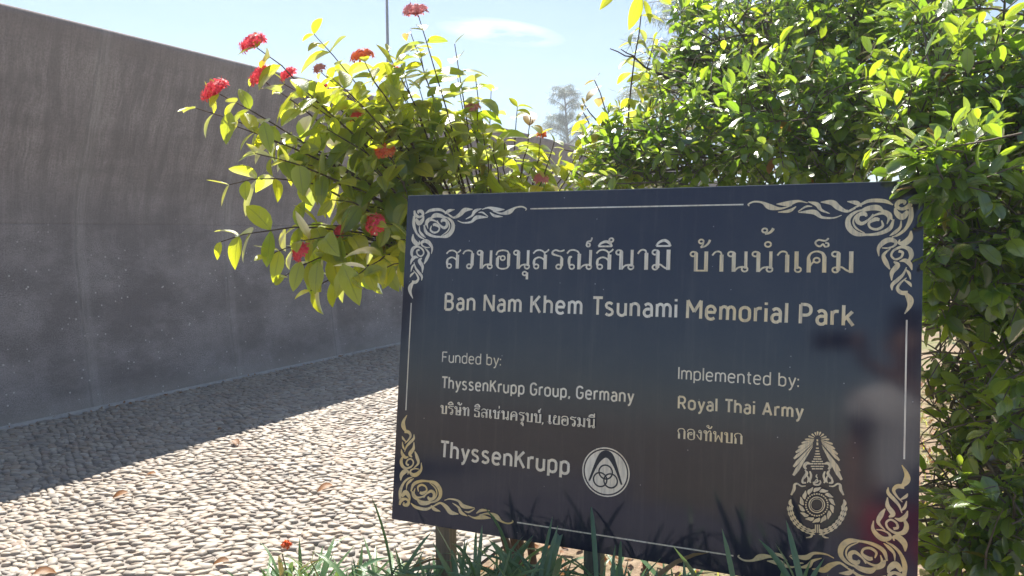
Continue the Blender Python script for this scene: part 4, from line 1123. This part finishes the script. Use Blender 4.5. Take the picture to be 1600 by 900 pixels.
# ------------------------------------------------------------------ litter, fallen leaves
lit = Plant(); n = 5200
Lx = rng.uniform(-.6, 4.2, n); Ly = rng.uniform(.9, 7.5, n)
Pn = np.stack([Lx, Ly, rng.uniform(.0, .02, n)], 1)
k_ = (Pn @ WN) < 1.66; Pn = Pn[k_]
fs_ = rng.uniform(-1, 16, 420); fo_ = 6.0 - np.abs(rng.normal(0, .07, 420))
Pn = np.vstack([Pn, WD * fs_[:, None] + WN * fo_[:, None] + np.array([0, 0, .022])]); n = len(Pn); aa = rng.uniform(0, 6.28, n)
lit.put(Pn, np.stack([np.cos(aa), np.sin(aa), rng.normal(.1, .2, n)], 1), np.array([0, 0, 1.0]) + rng.normal(0, .35, (n, 3)), np.where(np.arange(n) < n - 420, rng.uniform(.04, .09, n), rng.uniform(.015, .05, n)), .45, ovate, rng.normal(0, .6, n), rng.uniform(0, .5, n),
        np.stack([rng.uniform(0, 1, n), np.where(rng.random(n) < .75, 0, .3), np.zeros(n)], 1), FR)
o = lit.build_leaves(M_DRY, None, 'leaf_litter'); tag(o, kind='stuff')
gr = Plant(); n = 5200
Pn = np.stack([rng.uniform(.5, 4.5, n), rng.uniform(1.9, 9, n), np.zeros(n)], 1)
k_ = ((Pn @ WN) < 1.6) & (np.sin(Pn[:, 0] * 3.1) + np.sin(Pn[:, 1] * 2.3 + 1) > -.3); Pn = Pn[k_]; n = len(Pn); aa = rng.uniform(0, 6.28, n); el = rng.uniform(.6, 1.4, n)
gr.put(Pn, np.stack([np.cos(aa) * np.cos(el), np.sin(aa) * np.cos(el), np.sin(el)], 1), np.array([0, 0, 1.0]) + rng.normal(0, .2, (n, 3)), rng.uniform(.05, .12, n), .07, lance, rng.normal(.5, .3, n), .2,
       np.stack([rng.uniform(.3, 1, n), np.where(rng.random(n) < .2, .5, 0), np.zeros(n)], 1), [0, .35, .7, 1])
o = gr.build_leaves(M_IXORA, None, 'grass'); tag(o, kind='stuff')

def ground_at(px, py, z=.03):
    d = ray(px, py); return EYEP + d * ((z - EYE) / d[2])
for px, py, L_, lab, tone in [(358, 876, .075, 'curled red-brown dead leaf on the pebbles beside the strap-leaved plant', .2), (364, 688, .10, 'small reddish dead leaf at the edge of the wall shadow on the pebbles', .4),
                              (244, 740, .07, 'small brown dead leaf on sunlit pebbles nearest the shadow line', .7), (520, 758, .10, 'pale brown dead leaf on sunlit pebbles nearest the sign', .8),
                              (200, 770, .08, 'tan dead leaf on sunlit pebbles at the left, pale and flat', .9), (52, 897, .09, 'orange-brown dead leaf at the bottom left of the pebbled path', .5),
                              (340, 672, .07, 'dull red dead leaf inside the wall shadow on the pebbles', .1)]:
    p = ground_at(px, py)
    dl = Plant(); aa = rng.uniform(0, 6.28)
    dl.put(np.zeros((1, 3)), np.array([[math.cos(aa), math.sin(aa), .25]]), np.array([[.2, -.3, 1.0]]), np.array([L_]), .5, ovate, np.array([.9]), np.array([.5]), np.array([(tone, 0, 0)]), R_)
    o = link('dry_leaf', np_mesh('dry_leaf', np.concatenate(dl.LV), np.concatenate(dl.LF), True, np.concatenate(dl.LU), np.concatenate(dl.LC)), M_DRY)
    o.location = p; tag(o, lab, 'leaf', 'dead leaves on the pebbled path')

# ------------------------------------------------------------------ far things: casuarinas, pole
def casuarina(pos, h, r, n, label):
    e = empty('casuarina_tree', pos, label, 'tree', 'feathery trees beyond the hedge')
    pos = np.asarray(pos, float); mb = MB(); pl = Plant()
    tp = bow(pos, pos + np.array([rng.normal(0, .3), rng.normal(0, .3), h]), 0, 10)
    mb.tube(tp, np.linspace(.20, .03, 10), 8)
    P, D = [], []
    for i in range(n):
        f = rng.uniform(.22, .99); b0 = np.array([np.interp(f, np.linspace(0, 1, 10), tp[:, j]) for j in range(3)])
        a_ = rng.uniform(0, 6.28); L_ = r * (1.05 - f * .85) * rng.uniform(.5, 1.15)
        tip = b0 + np.array([math.cos(a_) * L_, math.sin(a_) * L_, L_ * rng.uniform(.1, .6)])
        br = bow(b0, tip, L_ * .12, 8); mb.tube(br, np.linspace(.03, .008, 8), 4, False)
        m = int(14 + 26 * L_ / r)
        ff = rng.uniform(.25, 1, m); bb = np.stack([np.interp(ff, np.linspace(0, 1, 8), br[:, j]) for j in range(3)], 1)
        for q in bb:
            k = 9; c = q + rng.normal(0, .10, (k, 3))
            P.append(c); D.append(unit(np.array([math.cos(a_), math.sin(a_), -.35]) + rng.normal(0, .75, (k, 3))))
    P, D = np.concatenate(P), np.concatenate(D); k = len(P)
    pl.put(P, D, np.array([0, 0, 1.0]) + rng.normal(0, .5, (k, 3)), rng.uniform(.18, .40, k), .075, lance, rng.normal(.8, .3, k), .0, np.stack([rng.uniform(0, 1, k), np.zeros(k), np.zeros(k)], 1), [0, .5, 1])
    pl.build_leaves(M_NEEDLE, e, 'crown'); mb.build('trunk', M_BARK, e)
    return e
def tree_at(px, dp): q = at(px, 366, dp); return (q[0], q[1], 0)
casuarina(tree_at(1085, 24), 13.0, 4.0, 110, 'nearest feathery casuarina behind the hedge, its crown cut off by the top edge')
casuarina(tree_at(900, 46), 10.6, 3.6, 80, 'far small feathery casuarina showing in the gap between shrub and hedge')
casuarina(tree_at(1290, 30), 13.0, 3.4, 80, 'feathery casuarina farthest right, mostly hidden by the hedge')

pp = at(611, 366, 24); pmb = MB()
pole = empty('lamp_pole', (pp[0], pp[1], 0), 'thin grey metal pole rising far beyond the wall above the shrub', 'pole')
pmb.tube([(pp[0], pp[1], 0), (pp[0], pp[1], 1.2), (pp[0], pp[1], 12.0)], [.075, .06, .04], 10)
pmb.build('shaft', simple_mat('galvanised', (.16, .17, .19), (.22, .23, .25), 10, .5, .1, metallic=.5), pole)
pmb = MB(); pmb.box(pp[0] - .17, pp[0] + .17, pp[1] - .17, pp[1] + .17, 0, .04); pmb.build('base_plate', bpy.data.materials['galvanised'], pole, smooth=False)

# ------------------------------------------------------------------ the visitor taking the picture (seen mirrored in the stone)
def skin_mesh(name, verts, edges, radii, mat, parent, root=0, sub=2):
    me = bpy.data.meshes.new(name + '_cage'); me.from_pydata([tuple(v) for v in verts], edges, [])
    o = bpy.data.objects.new(name + '_cage', me); COL.objects.link(o)
    m = o.modifiers.new('skin', 'SKIN'); m.use_smooth_shade = True
    sv = me.skin_vertices[0].data if me.skin_vertices else None
    if sv is None:
        b = bmesh.new(); b.from_mesh(me); b.verts.layers.skin.verify(); b.to_mesh(me); b.free(); sv = me.skin_vertices[0].data
    for i, r in enumerate(radii):
        sv[i].radius = (r, r) if np.isscalar(r) else r
        sv[i].use_root = (i == root)
    s2 = o.modifiers.new('sub', 'SUBSURF'); s2.levels = sub; s2.render_levels = sub
    dg = bpy.context.evaluated_depsgraph_get(); dg.update()
    out = bpy.data.meshes.new_from_object(o.evaluated_get(dg))
    bpy.data.objects.remove(o); bpy.data.meshes.remove(me)
    out.name = name
    out.materials.clear()
    return link(name, out, mat, parent)
FW = unit(np.array([.30, .95, 0])); RT = np.array([FW[1], -FW[0], 0]); PC = np.array([.20, -.50, 0])
def bp(r, f, z): return PC + RT * r + FW * f + np.array([0, 0, z])
def plain(name, c, rough=.7):
    g = NT(name); n_ = g.noise(coords(g), 40, 4)
    return g.done(g.bsdf(g.mix(g.math('MULTIPLY', n_, .25), c, tuple(x * .75 for x in c)), rough, 0, .3))
M_SKIN, M_SHIRT, M_SHORT = plain('skin', (.50, .30, .21), .5), plain('white_cotton', (.80, .78, .78)), plain('red_cotton', (.55, .07, .08))
M_HAIR, M_DARK = plain('dark_hair', (.02, .016, .014), .5), plain('dark_rubber', (.03, .03, .035), .5)
person = empty('person', PC, 'person in white shirt and red shorts photographing the sign, mirrored in its stone', 'person')
Vb, Eb, Rb = [], [], []
def vtx(p, r, parent=None):
    Vb.append(p); Rb.append(r); i = len(Vb) - 1
    if parent is not None: Eb.append((parent, i))
    return i
pel = vtx(bp(0, 0, .84), (.135, .10)); wai = vtx(bp(0, .01, .98), (.115, .085), pel); che = vtx(bp(0, .02, 1.15), (.125, .095), wai)
sho = vtx(bp(0, .0, 1.25), (.085, .07), che); nec = vtx(bp(0, .01, 1.33), .048, sho); ch_ = vtx(bp(0, .045, 1.39), (.055, .065), nec)
hd = vtx(bp(0, .05, 1.46), (.072, .088), ch_); hd2 = vtx(bp(0, .035, 1.53), (.062, .075), hd)
fing = []
for sd, grip in ((1, np.array([.152, -.022, 1.437])), (-1, np.array([-.040, -.022, 1.425]))):
    hp = vtx(bp(.085 * sd, 0, .80), .088, pel); kn = vtx(bp(.095 * sd, .02, .45), .056, hp); ca_ = vtx(bp(.097 * sd, -.01, .30), .050, kn)
    an = vtx(bp(.10 * sd, -.02, .085), .036, ca_); ft = vtx(bp(.105 * sd, .06, .045), .034, an); vtx(bp(.11 * sd, .15, .03), .026, ft)
    s1 = vtx(bp(.155 * sd, 0, 1.235), .052, sho)
    if sd < 0:
        grip = bp(-.215, .07, .70)
        el = vtx(bp(-.205, -.02, 1.0), .038, s1); wr = vtx(bp(-.215, .03, .79), .023, el); pm_ = vtx(bp(-.213, .045, .745), (.018, .030), wr)
        for k in range(4):
            f1 = vtx(bp(-.215, .012 + .019 * k, .700), .0085, pm_); f2 = vtx(bp(-.208, .016 + .019 * k, .668 - .003 * (k % 3)), .0078, f1); vtx(bp(-.198, .018 + .019 * k, .645 - .004 * (k % 3)), .0066, f2)
        t1 = vtx(bp(-.200, .082, .735), .011, pm_); t2 = vtx(bp(-.193, .092, .705), .0095, t1); vtx(bp(-.188, .092, .684), .008, t2)
        continue
    el = vtx(bp(.200, .10, 1.05), .038, s1); fo = vtx(bp(.13, .22, 1.20), .034, el)
    wr = vtx(grip + np.array([0, -.075, -.075]), .023, fo); pm_ = vtx(grip + np.array([.012 * sd, -.030, -.040]), (.030, .018), wr)
    for k in range(4):
        b0 = grip + np.array([.016 * sd, .0 - .004 * k, -.028 + .016 * k])
        f1 = vtx(b0 + np.array([.010 * sd, .012, .0]), .0085, pm_); f2 = vtx(b0 + np.array([.006 * sd, .036, .003]), .0078, f1); vtx(b0 + np.array([-.014 * sd, .040, .005 - .002 * k]), .0066, f2)
    t1 = vtx(grip + np.array([-.002 * sd, -.022, -.030]), .011, pm_); t2 = vtx(grip + np.array([-.018 * sd, -.008, -.004]), .0095, t1); vtx(grip + np.array([-.026 * sd, -.004, .014]), .008, t2)
skin_mesh('body', Vb, Eb, Rb, M_SKIN, person, pel)
sv_ = [bp(0, .0, .80), bp(0, .01, .93), bp(0, .02, 1.13), bp(0, 0, 1.25), bp(0, .0, 1.295)]; se = [(0, 1), (1, 2), (2, 3), (3, 4)]; sr = [(.165, .125), (.142, .112), (.150, .118), (.105, .088), .062]
for sd in (1, -1):
    i = len(sv_); sv_ += [bp(.155 * sd, 0, 1.235), bp(.205 * sd, .085, 1.11)]; se += [(3, i), (i, i + 1)]; sr += [.068, .060]
skin_mesh('shirt', sv_, se, sr, M_SHIRT, person, 1)
sv_ = [bp(0, 0, .86), bp(0, 0, .80)]; se = [(0, 1)]; sr = [(.150, .112), (.155, .115)]
for sd in (1, -1):
    i = len(sv_); sv_ += [bp(.088 * sd, 0, .74), bp(.098 * sd, .01, .50)]; se += [(1, i), (i, i + 1)]; sr += [.102, .088]
skin_mesh('shorts', sv_, se, sr, M_SHORT, person, 0)
skin_mesh('hair', [bp(0, .03, 1.575), bp(0, -.005, 1.52), bp(0, -.02, 1.44), bp(0, .085, 1.565)], [(0, 1), (1, 2), (0, 3)], [(.066, .07), (.082, .075), (.066, .05), (.05, .03)], M_HAIR, person, 0)
for sd in (1, -1):
    mb = MB(); e0 = bp(.030 * sd, .122, 1.475)
    mb.tube([e0 - RT * .011, e0 - RT * .005 + FW * .005, e0 + RT * .005 + FW * .005, e0 + RT * .011], [.002, .006, .006, .002], 8); mb.build('eye', M_DARK, person)
    mb = MB(); e0 = bp(.076 * sd, .03, 1.46); mb.tube([e0 + np.array([0, 0, .028]), e0 + RT * .008 * sd + np.array([0, 0, .012]), e0 + RT * .006 * sd - np.array([0, 0, .012]), e0 - np.array([0, 0, .026])], [.006, .012, .011, .005], 8); mb.build('ear', M_SKIN, person)
    mb = MB(); e0 = bp(.105 * sd, .07, .0)
    mb.tube([e0 - FW * .13 + np.array([0, 0, .04]), e0 - FW * .06 + np.array([0, 0, .042]), e0 + FW * .05 + np.array([0, 0, .040]), e0 + FW * .12 + np.array([0, 0, .034])], [.030, .042, .044, .026], 10); mb.build('shoe', M_DARK, person)
mb = MB(); mb.tube([bp(0, .120, 1.485), bp(0, .136, 1.452), bp(0, .128, 1.442)], [.006, .012, .008], 8); mb.build('nose', M_SKIN, person)
mb = MB(); mb.tube([bp(-.024, .112, 1.412), bp(0, .124, 1.410), bp(.024, .112, 1.412)], [.003, .006, .003], 8); mb.build('mouth', plain('lips', (.42, .16, .14)), person)
# phone lying in the hands, its lens where the picture is taken from
bm = bmesh.new(); bmesh.ops.create_cube(bm, size=1.0)
for v in bm.verts: v.co = Vector((v.co.x * .158, v.co.y * .076, v.co.z * .0085))
bmesh.ops.bevel(bm, geom=bm.edges[:], offset=.0035, segments=3, affect='EDGES')
me = bpy.data.meshes.new('smartphone'); bm.to_mesh(me); bm.free()
phone = link('smartphone', me, M_DARK); tag(phone, 'dark smartphone held sideways in one hand by the person in the white shirt', 'phone')
pR = np.array([cx, cy, cz]).T
pc_ = EYEP + cx * .056 + cy * -.018 + cz * .012
phone.matrix_world = Matrix([[*pR[i], pc_[i]] for i in range(3)] + [[0, 0, 0, 1]])
ln_ = MB(); ln_.tube([EYEP + cz * .0085, EYEP + cz * .005], [.007, .007], 16)
bpy.context.view_layer.update()
ln_.build('lens', plain('lens_glass', (.01, .01, .012), .1), phone)

# ------------------------------------------------------------------ sea air
hz = MB(); hz.box(-70, 70, -30, 75, -1.1, 17.0)
g = NT('sea_air')
pv_ = g.n('VolumePrincipled'); pv_.inputs['Density'].default_value = .004; pv_.inputs['Color'].default_value = (.86, .92, 1.0, 1); pv_.inputs['Anisotropy'].default_value = .35
g.t.links.new(pv_.outputs[0], g.out.inputs['Volume'])
haze = tag(hz.build('haze', g.m, smooth=False), kind='stuff')
